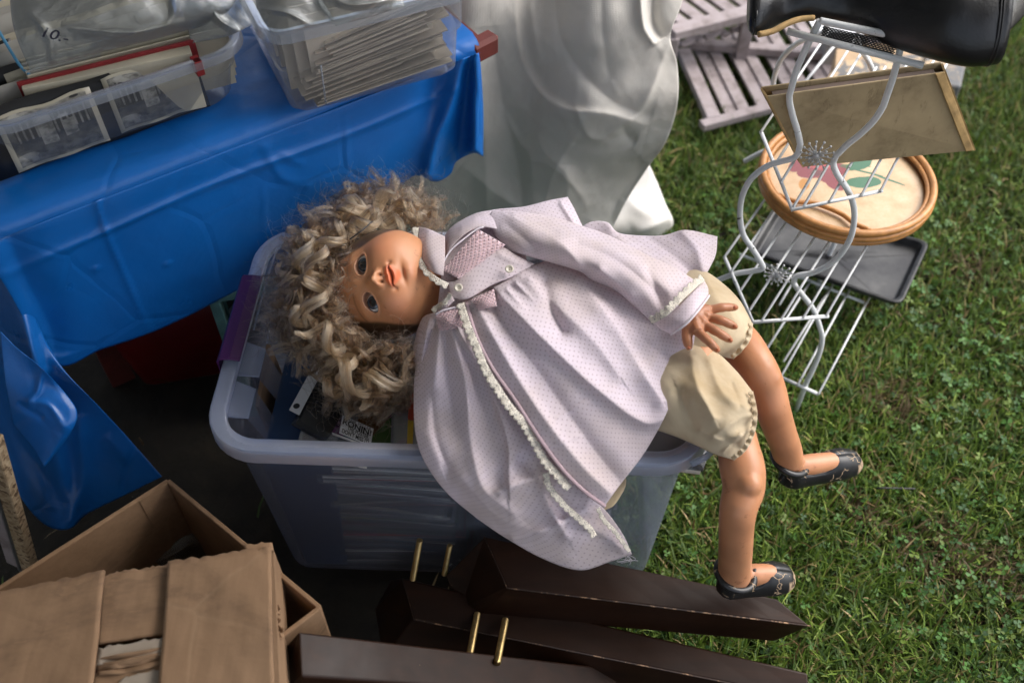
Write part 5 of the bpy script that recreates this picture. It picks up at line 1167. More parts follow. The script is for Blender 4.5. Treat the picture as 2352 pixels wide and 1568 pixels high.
for s in (1, -1):
    R_ = .0175; zc_ = .0412
    ce = np.array([s*ex0, ey0, zc_ + (0)])
    eye = mk('eyeball', *sphere_vf(HL(ce), R_, Rh), MAT['sclera'], head, True)
    gz = unit(np.array([-.02*s, -.02, 1]))
    ta = unit(np.cross([0, 1, 0], gz)); tb2 = np.cross(gz, ta); V = []; UVs = []; k = 36
    for i, f in enumerate((0.001, .25, .5, .75, 1.0)):
        ang_ = f*.54
        for a in np.linspace(0, 2*np.pi, k, endpoint=False):
            V.append(ce + R_*1.012*(gz*math.cos(ang_) + (ta*math.cos(a) + tb2*math.sin(a))*math.sin(ang_))); UVs.append((f, a))
    V, F = HL(np.array(V)), loftvf(np.zeros((5, k, 3)), True, False)[1]
    o = mk('iris', V, F, MAT['iris'], head, True, np.array(UVs))
    L = []
    for q in range(22):
        u_ = -.0125 + .025*q/21; h_ = .0088*math.sqrt(max(0, 1 - (u_/.0132)**2)); base = np.array([s*(ex0 + u_), ey0 + h_ + slant*u_ + .0004, 0]); 
        base[2] = .0525 - .10*abs(u_); e = base + np.array([s*u_*.25, .0035 + rnd.uniform(-.0008, .0008), .004])
        L.append(tube_vf(HL(np.array([base, base*.5 + e*.5 + np.array([0, -.0006, .0008]), e])), [.00022, .00018, .00006], 4))
    V, F = joinvf(L); mk('eyelashes', V, F, flat('lash', (.03, .015, .01), .5, .1, 10, 0) if s == 1 else bpy.data.materials['lash'], head)
    # ear
    q = []; 
    for (t_, r1, r2, off) in ((0, .002, .002, 0), (.15, .006, .010, .003), (.45, .0085, .0140, .006), (.7, .0075, .0125, .0078), (.8, .005, .009, .006), (.85, .001, .002, .0045)):
        q.append([np.array([s*(.0605 + off), -.004 + r2*math.sin(a), -.004 + r1*math.cos(a)]) + np.array([0, -.006, .004*1]) for a in np.linspace(0, 6.283, 20, endpoint=False)])
    V, F = loftvf(np.array(q)); o = mk('ear', HL(V), F if s > 0 else [f[::-1] for f in F], MAT['skin'], head, True, None, np.tile(SK*.9, (len(V), 1)))
# neck
def tubeskin(name, pts, rad, parent, n=30, k=24, c=SK, shade=None):
    P_ = catmull(np.array(pts), n); R_ = np.interp(np.linspace(0, 1, n), np.linspace(0, 1, len(rad)), rad); V, F = tube_vf(P_, R_, k); return V, F
V, F = tubeskin('neck', [HL([0, -.045, -.012]), HL([0, -.085, -.028]), W(1050, 635, .49)], [.030, .024, .026], doll)
mk('neck', V, F, MAT['skin'], doll, True, None, np.tile(SK*np.array([.95, .85, .8]), (len(V), 1)))
V, F = tube_vf(catmull(np.array([W(1010, 640, .50), W(1100, 670, .500), W(1250, 720, .52), W(1450, 800, .52), W(1620, 860, .53)]), 20), np.interp(np.linspace(0, 1, 20), [0, .2, .6, 1], [.03, .055, .058, .055]), 20, flat=.6, up=(0, 0, 1))
mk('torso', V, F, MAT['skin'], doll, True, None, np.tile(SK, (len(V), 1)))
def remesh(o, vox, smooth_it=4):
    m = o.modifiers.new('remesh', 'REMESH'); m.mode = 'VOXEL'; m.voxel_size = vox; m.use_smooth_shade = True
    s = o.modifiers.new('smooth', 'SMOOTH'); s.iterations = smooth_it; s.factor = .5
def mk_remeshed(name, L, mat, parent, vox, it, colfn):
    V, F = joinvf(L); tmp = mk(name + '_tmp', V, F, None); remesh(tmp, vox, it)
    dg = bpy.context.evaluated_depsgraph_get(); dg.update(); me = bpy.data.meshes.new_from_object(tmp.evaluated_get(dg)); bpy.data.objects.remove(tmp)
    co = np.empty(len(me.vertices)*3); me.vertices.foreach_get('co', co); co = co.reshape(-1, 3)
    a = me.color_attributes.new('paint', 'FLOAT_COLOR', 'POINT'); c = np.ones((len(co), 4), dtype=np.float32); c[:, :3] = colfn(co); a.data.foreach_set('color', c.ravel())
    me.materials.clear(); me.materials.append(mat); me.polygons.foreach_set('use_smooth', [True]*len(me.polygons)); me.name = name
    o = bpy.data.objects.new(name, me); COL.objects.link(o); o.parent = parent; o.matrix_parent_inverse = Matrix.Translation(-world_loc(parent)); return o
# ---- legs with feet
def sz(u, v, z, px): return px*np.linalg.norm(W(u, v, z) - CAM)/FPX
def legpts(L):
    P_ = np.array([W(u_, v_, z_) for u_, v_, z_, _ in L]); R_ = np.array([sz(u_, v_, z_, r_) for u_, v_, z_, r_ in L]); return P_, R_
def leg(name, L, foot, label=None):
    P_, R_ = legpts(L); n = 44; Pc = catmull(P_, n); al = np.linalg.norm(np.diff(P_, axis=0), axis=1); kn = np.r_[0, np.cumsum(al)]; R2 = np.interp(np.linspace(0, kn[-1], n), kn, R_)
    parts = [tube_vf(Pc, R2, 22)]
    parts.append(sphere_vf(W(*foot[2]), foot[3]))
    hl, tl, z0, hh = foot; A_ = W(*hl); B_ = W(*tl); ft = np.linspace(0, 1, 12)[:, None]
    rr3 = np.interp(ft[:, 0], [0, .1, .4, .8, 1], [.010, .015, .0165, .014, .006]); Pf = A_*(1-ft) + B_*ft + Z3*(.017 - .008*ft)
    parts.append(tube_vf(Pf, rr3, 18, up=(0, 0, 1)))
    par = mk_remeshed(name, parts, MAT['skin'], doll, .0022, 14, lambda co: np.tile(SK*np.array([.86, .86, .92]), (len(co), 1))*(1 - .16*np.clip(cheapnoise(co, 14, .2), 0, 1)[:, None]))
    return par
near_leg = leg('leg', [(1640, 930, .49, 44), (1688, 1010, .487, 50), (1704, 1070, .48, 51), (1708, 1120, .465, 47), (1697, 1160, .455, 50), (1692, 1200, .43, 50), (1690, 1250, .39, 44), (1688, 1290, .345, 37), (1687, 1325, .31, 36)], ((1672, 1338, .285), (1795, 1322, .285), (1720, 1112, .483), .0170))
far_leg = leg('leg', [(1640, 740, .50, 46), (1694, 790, .502, 53), (1735, 840, .505, 51), (1760, 890, .48, 45), (1775, 940, .455, 43), (1790, 985, .42, 39), (1806, 1030, .38, 34), (1812, 1058, .35, 33)], ((1800, 1090, .325), (1945, 1062, .315), (1768, 868, .499), .0160))
# ---- shoes
x = M('cracked black shoe vinyl'); v = x.n('ShaderNodeTexVoronoi', feature='DISTANCE_TO_EDGE'); v.inputs['Scale'].default_value = 58
dn = x.n('ShaderNodeMix', data_type='VECTOR'); dn.inputs[0].default_value = .03; x.L.new(x.coord(), dn.inputs[4]); nn_ = x.n('ShaderNodeTexNoise'); nn_.inputs['Scale'].default_value = 60; x.L.new(x.coord(), nn_.inputs[0]); x.L.new(nn_.outputs['Color'], dn.inputs[5]); x.L.new(dn.outputs[1], v.inputs[0])
cr = x.math('MULTIPLY', x.math('LESS_THAN', v.outputs[0], .03), x.math('GREATER_THAN', x.noise(34, 4, .6), .55)); at = x.n('ShaderNodeAttribute'); at.attribute_name = 'paint'
edge = x.math('MULTIPLY', at.outputs['Fac'], x.ramp(x.noise(90, 5, .7), [(.40, (0, 0, 0)), (.5, (1, 1, 1))]))
msk = x.math('MAXIMUM', cr, edge); x.color(x.mix(msk, x.ramp(x.noise(30, 4), [(.3, (.010, .010, .011)), (.7, (.017, .017, .018))]), (.42, .30, .19))).rough(x.ramp(msk, [(0, (.38,)*3), (1, (.85,)*3)])).bump(msk, -.35, .0012); MAT['shoe'] = x.m
def shoe(hl, tl, label=None):
    A_ = W(*hl); B_ = W(*tl); ax = unit(B_ - A_); ay = unit(np.cross(Z3, ax)); az = np.cross(ax, ay); L_ = np.linalg.norm(B_ - A_); k = 26; n = 40; rings = []; colq = []
    for i in range(n + 1):
        s = i/n; x_ = L_*s
        wdt = .0235*(np.interp(s, [0, .04, .12, .4, .72, .86, .95, .985, 1.0], [.05, .55, .82, .86, 1.0, .90, .64, .38, .05])); hgt = np.interp(s, [0, .04, .12, .3, .5, .62, .75, .92, 1.0], [.014, .032, .034, .027, .027, .031, .028, .018, .003]); open_ = np.interp(s, [0, .05, .12, .45, .54, .60, 1], [.25, .75, .9, .95, .7, .0, .0])
        c = A_ + ax*x_ + az*(.0)
        ring = []
        for j in range(k + 1):
            a = -math.pi + open_*.9 + (2*math.pi - 1.8*open_)*j/k      # start one side of opening, round under the sole, back up
            a = math.pi/2 + open_*.9 + (2*math.pi - 1.8*open_)*j/k
            yy_ = math.cos(a)*wdt; zz_ = math.sin(a); zz_ = (zz_*hgt if zz_ > 0 else max(zz_*.9, -.42)*.012)
            ring.append(c + ay*yy_*(1.0 if math.sin(a) > -.3 else 1.02) + az*(zz_ + .006)); colq.append(1.0 if (s > .86 and zz_ < .012) or zz_ < -.0035 else .0)
        rings.append(ring)
    R = np.array(rings); V = R.reshape(-1, 3); F = [[i*(k+1)+j, (i+1)*(k+1)+j, (i+1)*(k+1)+j+1, i*(k+1)+j+1] for i in range(n) for j in range(k)]
    col = np.repeat(np.array(colq)[:, None], 3, 1)
    o = mk('shoe', V, F, MAT['shoe'], doll, True, None, col); solid(o, .0016, 0)
    rim = np.concatenate([R[1:23, 0], R[22:0:-1, -1]]); L = [tube_vf(rim, .0013, 6, True)]; V, F = joinvf(L); mk('top_binding', V, F, MAT['shoe'], o, True, None, np.zeros((len(V), 3)))
    return o, A_, ax, ay, az, L_
for hl, tl, ankle, av in (((1645, 1352, .272), (1822, 1328, .272), (1690, 1316, .318), None), ((1789, 1106, .312), (1973, 1062, .300), (1815, 1056, .352), None)):
    o, A_, ax, ay, az, L_ = shoe(hl, tl)
    c = W(*ankle); upv = unit(az*.9 + (UV_*.1)); 
    st = [c + (ax*math.cos(a)*.0262 + ay*math.sin(a)*.0250) + az*(-.002 - .008*math.cos(a)) for a in np.linspace(0, 2*math.pi, 40, endpoint=False)]
    V, F = tube_vf(np.array(st), .0050, 8, True, flat=1.0, up=tuple(az)); mk('ankle_strap', V, F, MAT['shoe'], o, True, None, np.zeros((len(V), 3)))
    bk_ = c + ax*.0275 - az*.010; V, F = tube_vf(np.array([bk_ + ay*.004 + az*.007, bk_ - ay*.000 + az*.0, bk_ - ay*.003 - az*.006]), [.003, .0042, .003], 8); mk('strap_loop', V, F, MAT['shoe'], o, True, None, np.zeros((len(V), 3)))
# ---- hand
zh = .600
def Hh(u, v, z=zh): return W(u, v, z)
fing = [((1630, 712), (1660, 706), (1694, 706), 9.0, .0), ((1628, 728), (1662, 738), (1693, 752), 9.4, .0), ((1618, 745), (1650, 764), (1682, 784), 9.2, .0), ((1604, 762), (1630, 786), (1652, 808), 9.0, .0)]
parts = []
for (b0, m_, t_, r_, _) in fing:
    P_ = np.array([Hh(*b0, zh), Hh(*m_, zh + .003), Hh(*t_, zh - .006)]); P_ = catmull(P_, 16); rr4 = sz(1640, 740, zh, r_*1.17)*np.interp(np.linspace(0, 1, 16), [0, .25, .38, .55, .66, .9, 1], [1.05, 1.0, 1.06, .92, .97, .80, .42]); parts.append(tube_vf(P_, rr4, 14))
P_ = catmull(np.array([Hh(1582, 748, zh - .004), Hh(1578, 775, zh - .008), Hh(1584, 803, zh - .014)]), 12); parts.append(tube_vf(P_, sz(1600, 740, zh, 1)*np.interp(np.linspace(0, 1, 12), [0, .4, .8, 1], [16, 13, 11.0, 5.5]), 14))
P_ = catmull(np.array([Hh(1570, 700, zh + .004), Hh(1588, 716, zh + .003), Hh(1604, 733, zh + .001), Hh(1620, 740, zh - .003)]), 14); parts.append(tube_vf(P_, sz(1600, 730, zh, 1)*np.interp(np.linspace(0, 1, 14), [0, .3, .6, 1], [33, 40, 44, 30]), 20, flat=.42, up=(0, 0, 1)))
for (b0, m_, t_, r_, _) in fing:
    P_ = np.array([Hh(1585, 715, zh + .003), Hh(*b0, zh + .002)]); parts.append(tube_vf(catmull(P_, 8), sz(1600, 730, zh, 1)*np.interp(np.linspace(0, 1, 8), [0, 1], [18, 13]), 12))
HS = np.array([.44, .19, .095])
hand = mk_remeshed('hand', parts, MAT['skin'], doll, .0012, 3, lambda co: np.tile(HS, (len(co), 1)))
for (b0, m_, t_, r_, _) in fing + [((1582, 748), (1578, 775), (1584, 803), 9., 0)]:
    tp_ = np.array(t_, float); d_ = tp_ - np.array(m_, float); d_ /= np.linalg.norm(d_); c = Hh(*(tp_ - d_*6), zh + (.0022 if r_ != 9. or b0 != (1582, 748) else -.004)); w1 = sz(1640, 740, zh, 4.2); dd = unit(Hh(*(tp_ + d_*3), zh) - Hh(*tp_, zh)); ss = unit(np.cross(dd, BV))
    ringp = [[c + dd*math.cos(a)*w1*f*1.15 + ss*math.sin(a)*w1*f + BV*(.0008*(1 - f*f)) for a in np.linspace(0, 6.283, 14, endpoint=False)] for f in (.05, .6, 1.0)]
    V, F = loftvf(np.array(ringp), True, True); mk('fingernail', V, F, MAT['skin'], hand, True, None, np.tile(np.array([.40, .11, .05]), (len(V), 1)))

# ------------------------------------------------------------------ clothes
def fabric(name, base, dot=None, stain=None, rough=.85, trans=.25, weave=420):
    x = M(name); f = x.noise(5, 5, .6); c = x.ramp(f, [(.3, tuple(q*.88 for q in base)), (.7, tuple(min(1, q*1.06) for q in base))])
    if stain is not None: c = x.mix(x.math('MULTIPLY', x.ramp(x.noise(7, 5, .65, dist=.6), [(.42, (0, 0, 0)), (.64, (1, 1, 1))]), .6), c, stain)
    h = x.noise(weave, 2, .5)
    if dot is not None:
        sp = x.n('ShaderNodeSeparateXYZ'); x.L.new(x.coord('UV'), sp.inputs[0]); S_ = .0092
        a = x.math('DIVIDE', x.math('ADD', sp.outputs[0], x.math('MULTIPLY', x.math('SUBTRACT', x.noise(14, 2, .5, 'UV'), .5), .008)), S_); b_ = x.math('DIVIDE', x.math('ADD', sp.outputs[1], x.math('MULTIPLY', x.math('SUBTRACT', x.noise(11, 2, .5, 'UV', stretch=(1.2, .8, 1)), .5), .008)), S_*.9)
        p = x.math('ADD', a, b_); q = x.math('SUBTRACT', a, b_)
        fx = x.math('SUBTRACT', x.math('FRACT', p), .5); fy_ = x.math('SUBTRACT', x.math('FRACT', q), .5)
        d = x.math('SQRT', x.math('ADD', x.math('POWER', fx, 2), x.math('POWER', fy_, 2)))
        mk_ = x.ramp(d, [(.13, (1, 1, 1)), (.19, (0, 0, 0))]); c = x.mix(x.math('MULTIPLY', mk_, .62), c, dot); x.bump(mk_, .5, .0006)
    vc = x.n('ShaderNodeTexVoronoi', feature='DISTANCE_TO_EDGE'); vc.inputs['Scale'].default_value = 24; mpv = x.n('ShaderNodeMix', data_type='VECTOR'); mpv.inputs[0].default_value = .02; nv_ = x.n('ShaderNodeTexNoise'); nv_.inputs['Scale'].default_value = 24; x.L.new(x.coord(), nv_.inputs[0]); x.L.new(x.coord(), mpv.inputs[4]); x.L.new(nv_.outputs['Color'], mpv.inputs[5]); x.L.new(mpv.outputs[1], vc.inputs[0])
    x.color(c).rough(rough).bump(h, .12, .0004).bump(x.ramp(vc.outputs[0], [(0, (0, 0, 0)), (.10, (1, 1, 1))]), .16, .0012).bump(x.noise(26, 5, .6, dist=.5), .32, .005).set(Sheen_Weight=.15, Specular_IOR_Level=.25)
    tl = x.n('ShaderNodeBsdfTranslucent'); x.L.new(c, tl.inputs[0]) if hasattr(c, 'links') else None; ms = x.n('ShaderNodeMixShader'); ms.inputs[0].default_value = trans; x.L.new(x.b.outputs[0], ms.inputs[1]); x.L.new(tl.outputs[0], ms.inputs[2]); x.L.new(ms.outputs[0], x.out.inputs[0]); return x.m
MAT['dress'] = fabric('pale pink dotted voile', (.81, .715, .785), (.42, .31, .35), (.66, .55, .50)); MAT['plain'] = fabric('plain pink cotton', (.64, .48, .52)); MAT['cream'] = fabric('aged cream cotton', (.72, .60, .42), None, (.46, .32, .16))
MAT['piping'] = flat('white piping', (.66, .60, .64), .7, .1, 60)
x = M('cream lace'); v = x.n('ShaderNodeTexVoronoi', feature='DISTANCE_TO_EDGE'); v.inputs['Scale'].default_value = 360; x.L.new(x.coord(), v.inputs[0])
x.color((.66, .61, .52)).rough(.8); tr = x.n('ShaderNodeBsdfTransparent'); ms = x.n('ShaderNodeMixShader'); x.L.new(x.ramp(v.outputs[0], [(.16, (1, 1, 1)), (.22, (.25,)*3)]), ms.inputs[0]); x.L.new(tr.outputs[0], ms.inputs[1]); x.L.new(x.b.outputs[0], ms.inputs[2]); x.L.new(ms.outputs[0], x.out.inputs[0]); MAT['lace'] = x.m
dress = thing('dress', '', '', doll.location); del dress['label']; del dress['category']; dress.parent = doll; dress.matrix_parent_inverse = Matrix.Translation(-doll.location)
NZ = [(5, .0030, .21), (12, .0014, .4), (26, .0005, .7)]
def cl(name, *a, mat='dress', nu=90, nv=80, bulge=.0, ridges=(), nz=NZ, thick=.0009, parent=dress): return relief(name, *a, MAT[mat], parent, nu, nv, W, bulge, ridges, nz, thick)[0]
# left skirt panel spilling over the bin front
cl('skirt_panel', [(975, 760, .545), (1000, 752, .565), (1035, 748, .575), (1068, 705, .58)],
   [(1095, 1190, .43), (1160, 1234, .40), (1250, 1284, .36), (1332, 1309, .34), (1400, 1290, .345), (1452, 1272, .35)],
   [(975, 760, .545), (955, 840, .53), (950, 920, .515), (955, 1000, .51), (975, 1060, .495), (1025, 1130, .465), (1095, 1190, .43)],
   [(1068, 705, .58), (1110, 810, .57), (1160, 890, .555), (1210, 960, .535), (1265, 1050, .505), (1320, 1110, .475), (1385, 1165, .43), (1430, 1225, .385), (1452, 1272, .35)],
   nu=150, nv=150, bulge=.012, ridges=[([(1010, 760), (1000, 860), (985, 980), (1010, 1060)], .012, 18, 26, .5), ([(1038, 760), (1070, 880), (1080, 1000), (1110, 1120), (1180, 1180)], .014, 20, 22, .3), ([(1055, 760), (1120, 880), (1165, 1010), (1168, 1110)], .014, 30, 6, .2),
   ([(1022, 765), (1030, 870), (1045, 960)], -.010, 12, 12, .8), ([(1150, 1130), (1230, 1100), (1260, 1160), (1300, 1230)], .013, 16, 12, 0), ([(1180, 1240), (1260, 1215), (1330, 1180), (1345, 1170)], .014, 16, 9, 0), ([(1200, 1060), (1250, 1130), (1290, 1180)], -.010, 12, 14, 0), ([(1060, 1100), (1150, 1190), (1240, 1220)], .006, 22, 22, 0), ([(990, 900), (1000, 1000), (1030, 1080)], -.005, 10, 12, 0), ([(1330, 1200), (1390, 1230), (1430, 1262)], .008, 12, 10, 0)])
cl('skirt_lining', [(1392, 1120, .435), (1415, 1095, .44), (1436, 1080, .44)], [(1385, 1172, .425), (1410, 1160, .43), (1432, 1128, .435)], [(1392, 1120, .435), (1385, 1172, .425)], [(1436, 1080, .44), (1438, 1110, .44), (1432, 1128, .435)], mat='cream', nu=20, nv=20)
# bloomers
blm = thing('bloomers', '', '', doll.location); del blm['label']; del blm['category']; blm.parent = doll; blm.matrix_parent_inverse = Matrix.Translation(-doll.location)
cl('leg_cloth', [(1545, 600, .545), (1600, 612, .56), (1650, 642, .56), (1698, 688, .555), (1728, 742, .54)], [(1500, 760, .55), (1570, 800, .555), (1630, 815, .545), (1683, 824, .53)], [(1545, 600, .545), (1500, 760, .55)], [(1728, 742, .54), (1722, 775, .55), (1705, 802, .545), (1683, 824, .53)], mat='cream', bulge=.02, parent=blm,
   ridges=[([(1620, 640), (1660, 700), (1700, 740)], .006, 12, 16, 0), ([(1600, 700), (1660, 780)], -.004, 12, 12, 0)], nz=[(7, .0034, .3), (16, .0020, .44), (34, .0008, .4)])
cl('leg_cloth', [(1520, 760, .56), (1570, 780, .565), (1640, 805, .55), (1690, 850, .545), (1728, 898, .535)], [(1440, 970, .50), (1500, 985, .505), (1570, 1010, .51), (1640, 1042, .51), (1684, 1056, .505)], [(1520, 760, .56), (1480, 870, .54), (1440, 970, .50)], [(1728, 898, .535), (1737, 950, .53), (1728, 1000, .52), (1708, 1035, .51), (1684, 1056, .505)], mat='cream', nu=110, nv=100, bulge=.032, parent=blm,
   ridges=[([(1590, 820), (1600, 880), (1640, 960)], .009, 10, 14, 0), ([(1630, 830), (1660, 900), (1720, 940)], .007, 10, 12, 0), ([(1560, 900), (1600, 980), (1690, 1020)], -.008, 12, 16, 0), ([(1610, 990), (1660, 1010), (1700, 1000)], .008, 9, 9, 0), ([(1680, 880), (1700, 930)], -.005, 8, 8, 0), ([(1640, 1000), (1700, 960), (1735, 950)], .005, 6, 8, 0), ([(1660, 1040), (1700, 1000), (1725, 985)], .005, 6, 6, 0)], nz=[(7, .0045, .5), (16, .0024, .61), (34, .0009, .6)])
def lace(name, pts, wpx, parent=dress, side=1, scal=9.0, mat='lace', lift=.003, ruff=.0012):
    pts = np.array(pts, float); n = int(max(30, np.sum(np.hypot(*np.diff(pts[:, :2], axis=0).T))/1.6)); C = catmull(pts, n); u, v, z = C.T
    tu = np.gradient(u); tv = np.gradient(v); l = np.hypot(tu, tv); nx, ny = -tv/l*side, tu/l*side; s = np.cumsum(l); rows = []
    for k in range(5):
        f = k/4; ww = wpx*(f - .18)*(1 + (.42*np.abs(np.sin(s/scal*math.pi*.6)) - .15 if k > 2 else 0)); P_ = W(u + nx*ww, v + ny*ww, z + lift + ruff*f*np.sin(s/scal*2.1 + 1.3*np.sin(s/23))); rows.append(P_)
    R = np.array(rows); V = R.reshape(-1, 3); F = [[k*n+i, k*n+i+1, (k+1)*n+i+1, (k+1)*n+i] for k in range(4) for i in range(n-1)]
    o = mk(name, V, F, MAT[mat], parent, True)
    if o.data.polygons[3].normal.dot(Vector(CAM - np.array(o.data.polygons[3].center))) < 0: o.data.flip_normals()
    solid(o, .0005); return o
lace('elastic_frill', [(1728, 742, .548), (1724, 775, .556), (1706, 802, .552), (1683, 824, .540)], 9, blm, 1, 7, 'cream', .003, .003)
lace('elastic_frill', [(1728, 898, .545), (1738, 950, .545), (1730, 1000, .535), (1710, 1035, .525), (1684, 1056, .515)], 10, blm, 1, 7, 'cream', .004, .003)
# main skirt panel
cl('skirt_panel', [(1066, 690, .590), (1140, 655, .60), (1220, 610, .60), (1330, 588, .585), (1450, 615, .575)],
   [(1390, 1160, .455), (1425, 1112, .475), (1480, 1040, .495), (1530, 950, .53), (1568, 850, .565)],
   [(1066, 690, .590), (1092, 770, .590), (1130, 845, .585), (1180, 915, .57), (1235, 1000, .545), (1290, 1075, .51), (1340, 1125, .48), (1390, 1160, .455)],
   [(1450, 615, .575), (1530, 670, .575), (1588, 745, .575), (1594, 785, .572), (1568, 850, .565)], nu=170, nv=170, bulge=.014,
   ridges=[([(1096, 700), (1150, 800), (1230, 930), (1330, 1060), (1400, 1130)], .012, 12, 22, .2), ([(1125, 690), (1200, 800), (1290, 930), (1370, 1040), (1420, 1100)], -.012, 22, 30, .0), ([(1150, 680), (1260, 790), (1380, 900), (1480, 970), (1540, 960)], .016, 24, 12, .1), ([(1200, 640), (1300, 720), (1370, 790), (1420, 860)], .012, 26, 20, .3), ([(1250, 650), (1270, 720), (1290, 760)], -.012, 14, 14, 0), ([(1330, 640), (1420, 760), (1480, 860), (1520, 920)], .013, 14, 30, .1), ([(1420, 720), (1500, 800), (1560, 830)], -.006, 20, 20, 0),
   ([(1110, 700), (1150, 760)], .006, 5, 5, 1), ([(1165, 665), (1215, 720)], .006, 5, 5, 1), ([(1185, 650), (1235, 700)], .006, 5, 5, 1), ([(1140, 700), (1190, 780)], .005, 5, 5, 1), ([(1215, 640), (1260, 670)], .006, 6, 6, 1), ([(1280, 960), (1350, 920)], .0025, 4, 4, 0), ([(1230, 1040), (1330, 1000)], .002, 4, 4, 0)])
tube('opening_band', [W(*p) for p in ((1070, 694, .594), (1094, 772, .594), (1132, 847, .589), (1182, 917, .574), (1237, 1002, .549), (1292, 1077, .514), (1342, 1127, .484), (1390, 1162, .459))], .0026, MAT['plain'], dress, 8, n=60, flat=.7)
lace('lace_trim', [(1063, 694, .592), (1079, 745, .596), (1100, 795, .594), (1122, 848, .589), (1150, 893, .58), (1175, 930, .57), (1205, 965, .556), (1235, 1015, .536), (1255, 1052, .52), (1288, 1090, .50), (1312, 1118, .484)], 17, side=1, lift=.006, ruff=.0016)
lace('lace_trim', [(1258, 1084, .495), (1266, 1115, .48), (1298, 1155, .455), (1332, 1186, .43), (1358, 1210, .41), (1370, 1230, .40)], 13, side=1, lift=.012)
lace('lace_trim', [(1376, 1165, .44), (1390, 1192, .42), (1413, 1216, .40), (1430, 1238, .385), (1449, 1265, .37)], 9, side=1, lift=.006)
for k in range(9):
    a = W(1440 + rnd.uniform(-8, 10), 1272 + rnd.uniform(-4, 4), .35); tube('loose_thread', [a, a + np.array([rnd.uniform(-.01, .015), -.004, -.008]), a + np.array([rnd.uniform(-.015, .02), -.004, rnd.uniform(-.02, .0)])], .0003, MAT['piping'], dress, 4, n=10)
# cloth behind the sleeve
cl('skirt_back_fold', [(1300, 560, .56), (1348, 513, .572), (1394, 510, .575), (1420, 534, .572), (1480, 541, .57), (1525, 540, .572), (1575, 528, .575), (1648, 543, .57)], [(1300, 640, .555), (1420, 650, .56), (1540, 655, .56), (1600, 650, .56), (1627, 622, .56)], [(1300, 560, .56), (1300, 640, .555)], [(1648, 543, .57), (1644, 585, .565), (1627, 622, .56)], nu=100, nv=40, bulge=.008,
   ridges=[([(1400, 520), (1450, 570), (1540, 620)], .009, 12, 18, 0), ([(1490, 545), (1550, 590), (1600, 640)], -.006, 18, 14, 0), ([(1570, 535), (1600, 570), (1615, 620)], .008, 22, 14, 0)])
cl('sleeve_head', [(1090, 500, .57), (1132, 482, .585), (1204, 474, .59), (1260, 460, .59), (1304, 452, .585)], [(1120, 560, .585), (1200, 560, .60), (1280, 560, .595), (1350, 545, .58)], [(1090, 500, .57), (1120, 560, .585)], [(1304, 452, .585), (1322, 485, .585), (1350, 545, .58)], nu=70, nv=40, bulge=.008, ridges=[([(1290, 470), (1310, 500), (1320, 520)], .008, 10, 6, 0)])
cl('shoulder', [(1016, 560, .575), (1022, 540, .58), (1043, 516, .585), (1092, 490, .59), (1136, 481, .59)], [(1016, 625, .585), (1035, 572, .60), (1095, 524, .61), (1160, 530, .61)], [(1016, 560, .575), (1016, 625, .585)], [(1136, 481, .59), (1150, 500, .60), (1160, 530, .61)], nu=60, nv=40, bulge=.012, ridges=[([(1060, 520), (1090, 505)], .004, 8, 8, 0)])
cl('bodice', [(1012, 556, .572), (1050, 520, .582), (1092, 500, .590), (1140, 500, .592), (1200, 560, .590)], [(1002, 735, .568), (1040, 755, .572), (1068, 730, .575), (1120, 705, .588), (1225, 650, .588)], [(1012, 556, .572), (1014, 620, .594), (1008, 680, .582), (1002, 735, .568)], [(1200, 560, .590), (1225, 650, .588)], nu=50, nv=50)
def smock(name, quad, nx, ny):
    """smocked panel: honeycomb of little pinched diamonds with pink stitches on the ridges"""
    n_ = 70; P0 = [np.array(q, float) for q in quad]
    g = []; L = []
    for j in range(n_ + 1):
        for i in range(n_ + 1):
            s, t_ = i/n_, j/n_; c = P0[0]*(1-s)*(1-t_) + P0[1]*s*(1-t_) + P0[2]*s*t_ + P0[3]*(1-s)*t_
            a = math.sin(math.pi*(s*nx + t_*ny)); b_ = math.sin(math.pi*(s*nx - t_*ny)); g.append(W(c[0], c[1], c[2] + .0034*abs(a*b_) + .006*math.sin(math.pi*s)*math.sin(math.pi*t_)))
    F = [[j*(n_+1)+i, (j+1)*(n_+1)+i, (j+1)*(n_+1)+i+1, j*(n_+1)+i+1] for j in range(n_) for i in range(n_)]
    o = mk(name, g, F, MAT['dress'] if 0 else MAT['smock'], dress, True); 
    if o.data.polygons[3].normal.dot(Vector(CAM - np.array(o.data.polygons[3].center))) < 0: o.data.flip_normals()
    solid(o, .001)
    for fam in (1, -1):
        for k in range(-ny, nx + ny + 1):
            pts = []
            for q in range(26):
                t_ = q/25; s = (k - fam*t_*ny)/nx
                if 0 <= s <= 1:
                    c = P0[0]*(1-s)*(1-t_) + P0[1]*s*(1-t_) + P0[2]*s*t_ + P0[3]*(1-s)*t_; pts.append(W(c[0], c[1], c[2] + .0032 + .006*math.sin(math.pi*s)*math.sin(math.pi*t_)))
            if len(pts) > 2: L.append(tube_vf(np.array(pts), .0006, 4))
    V, F = joinvf(L); s_ = mk('smocking_stitches', V, F, MAT['stitch'], o, True); s_['kind'] = 'stuff'; return o
MAT['smock'] = flat('smocked cotton', (.72, .58, .62), .85, .25, 120, .3); MAT['stitch'] = flat('pink stitching thread', (.74, .54, .55), .7, .1, 60)
cl('placket', [(1026, 648, .60), (1053, 640, .606), (1106, 579, .612), (1152, 568, .612), (1186, 586, .61)], [(1037, 684, .598), (1074, 686, .602), (1130, 655, .606), (1180, 634, .608), (1228, 606, .606)], [(1026, 648, .60), (1037, 684, .598)], [(1186, 586, .61), (1228, 606, .606)], nu=70, nv=30, bulge=.006, ridges=[([(1150, 585), (1180, 600), (1200, 605)], .004, 8, 8, 0)])
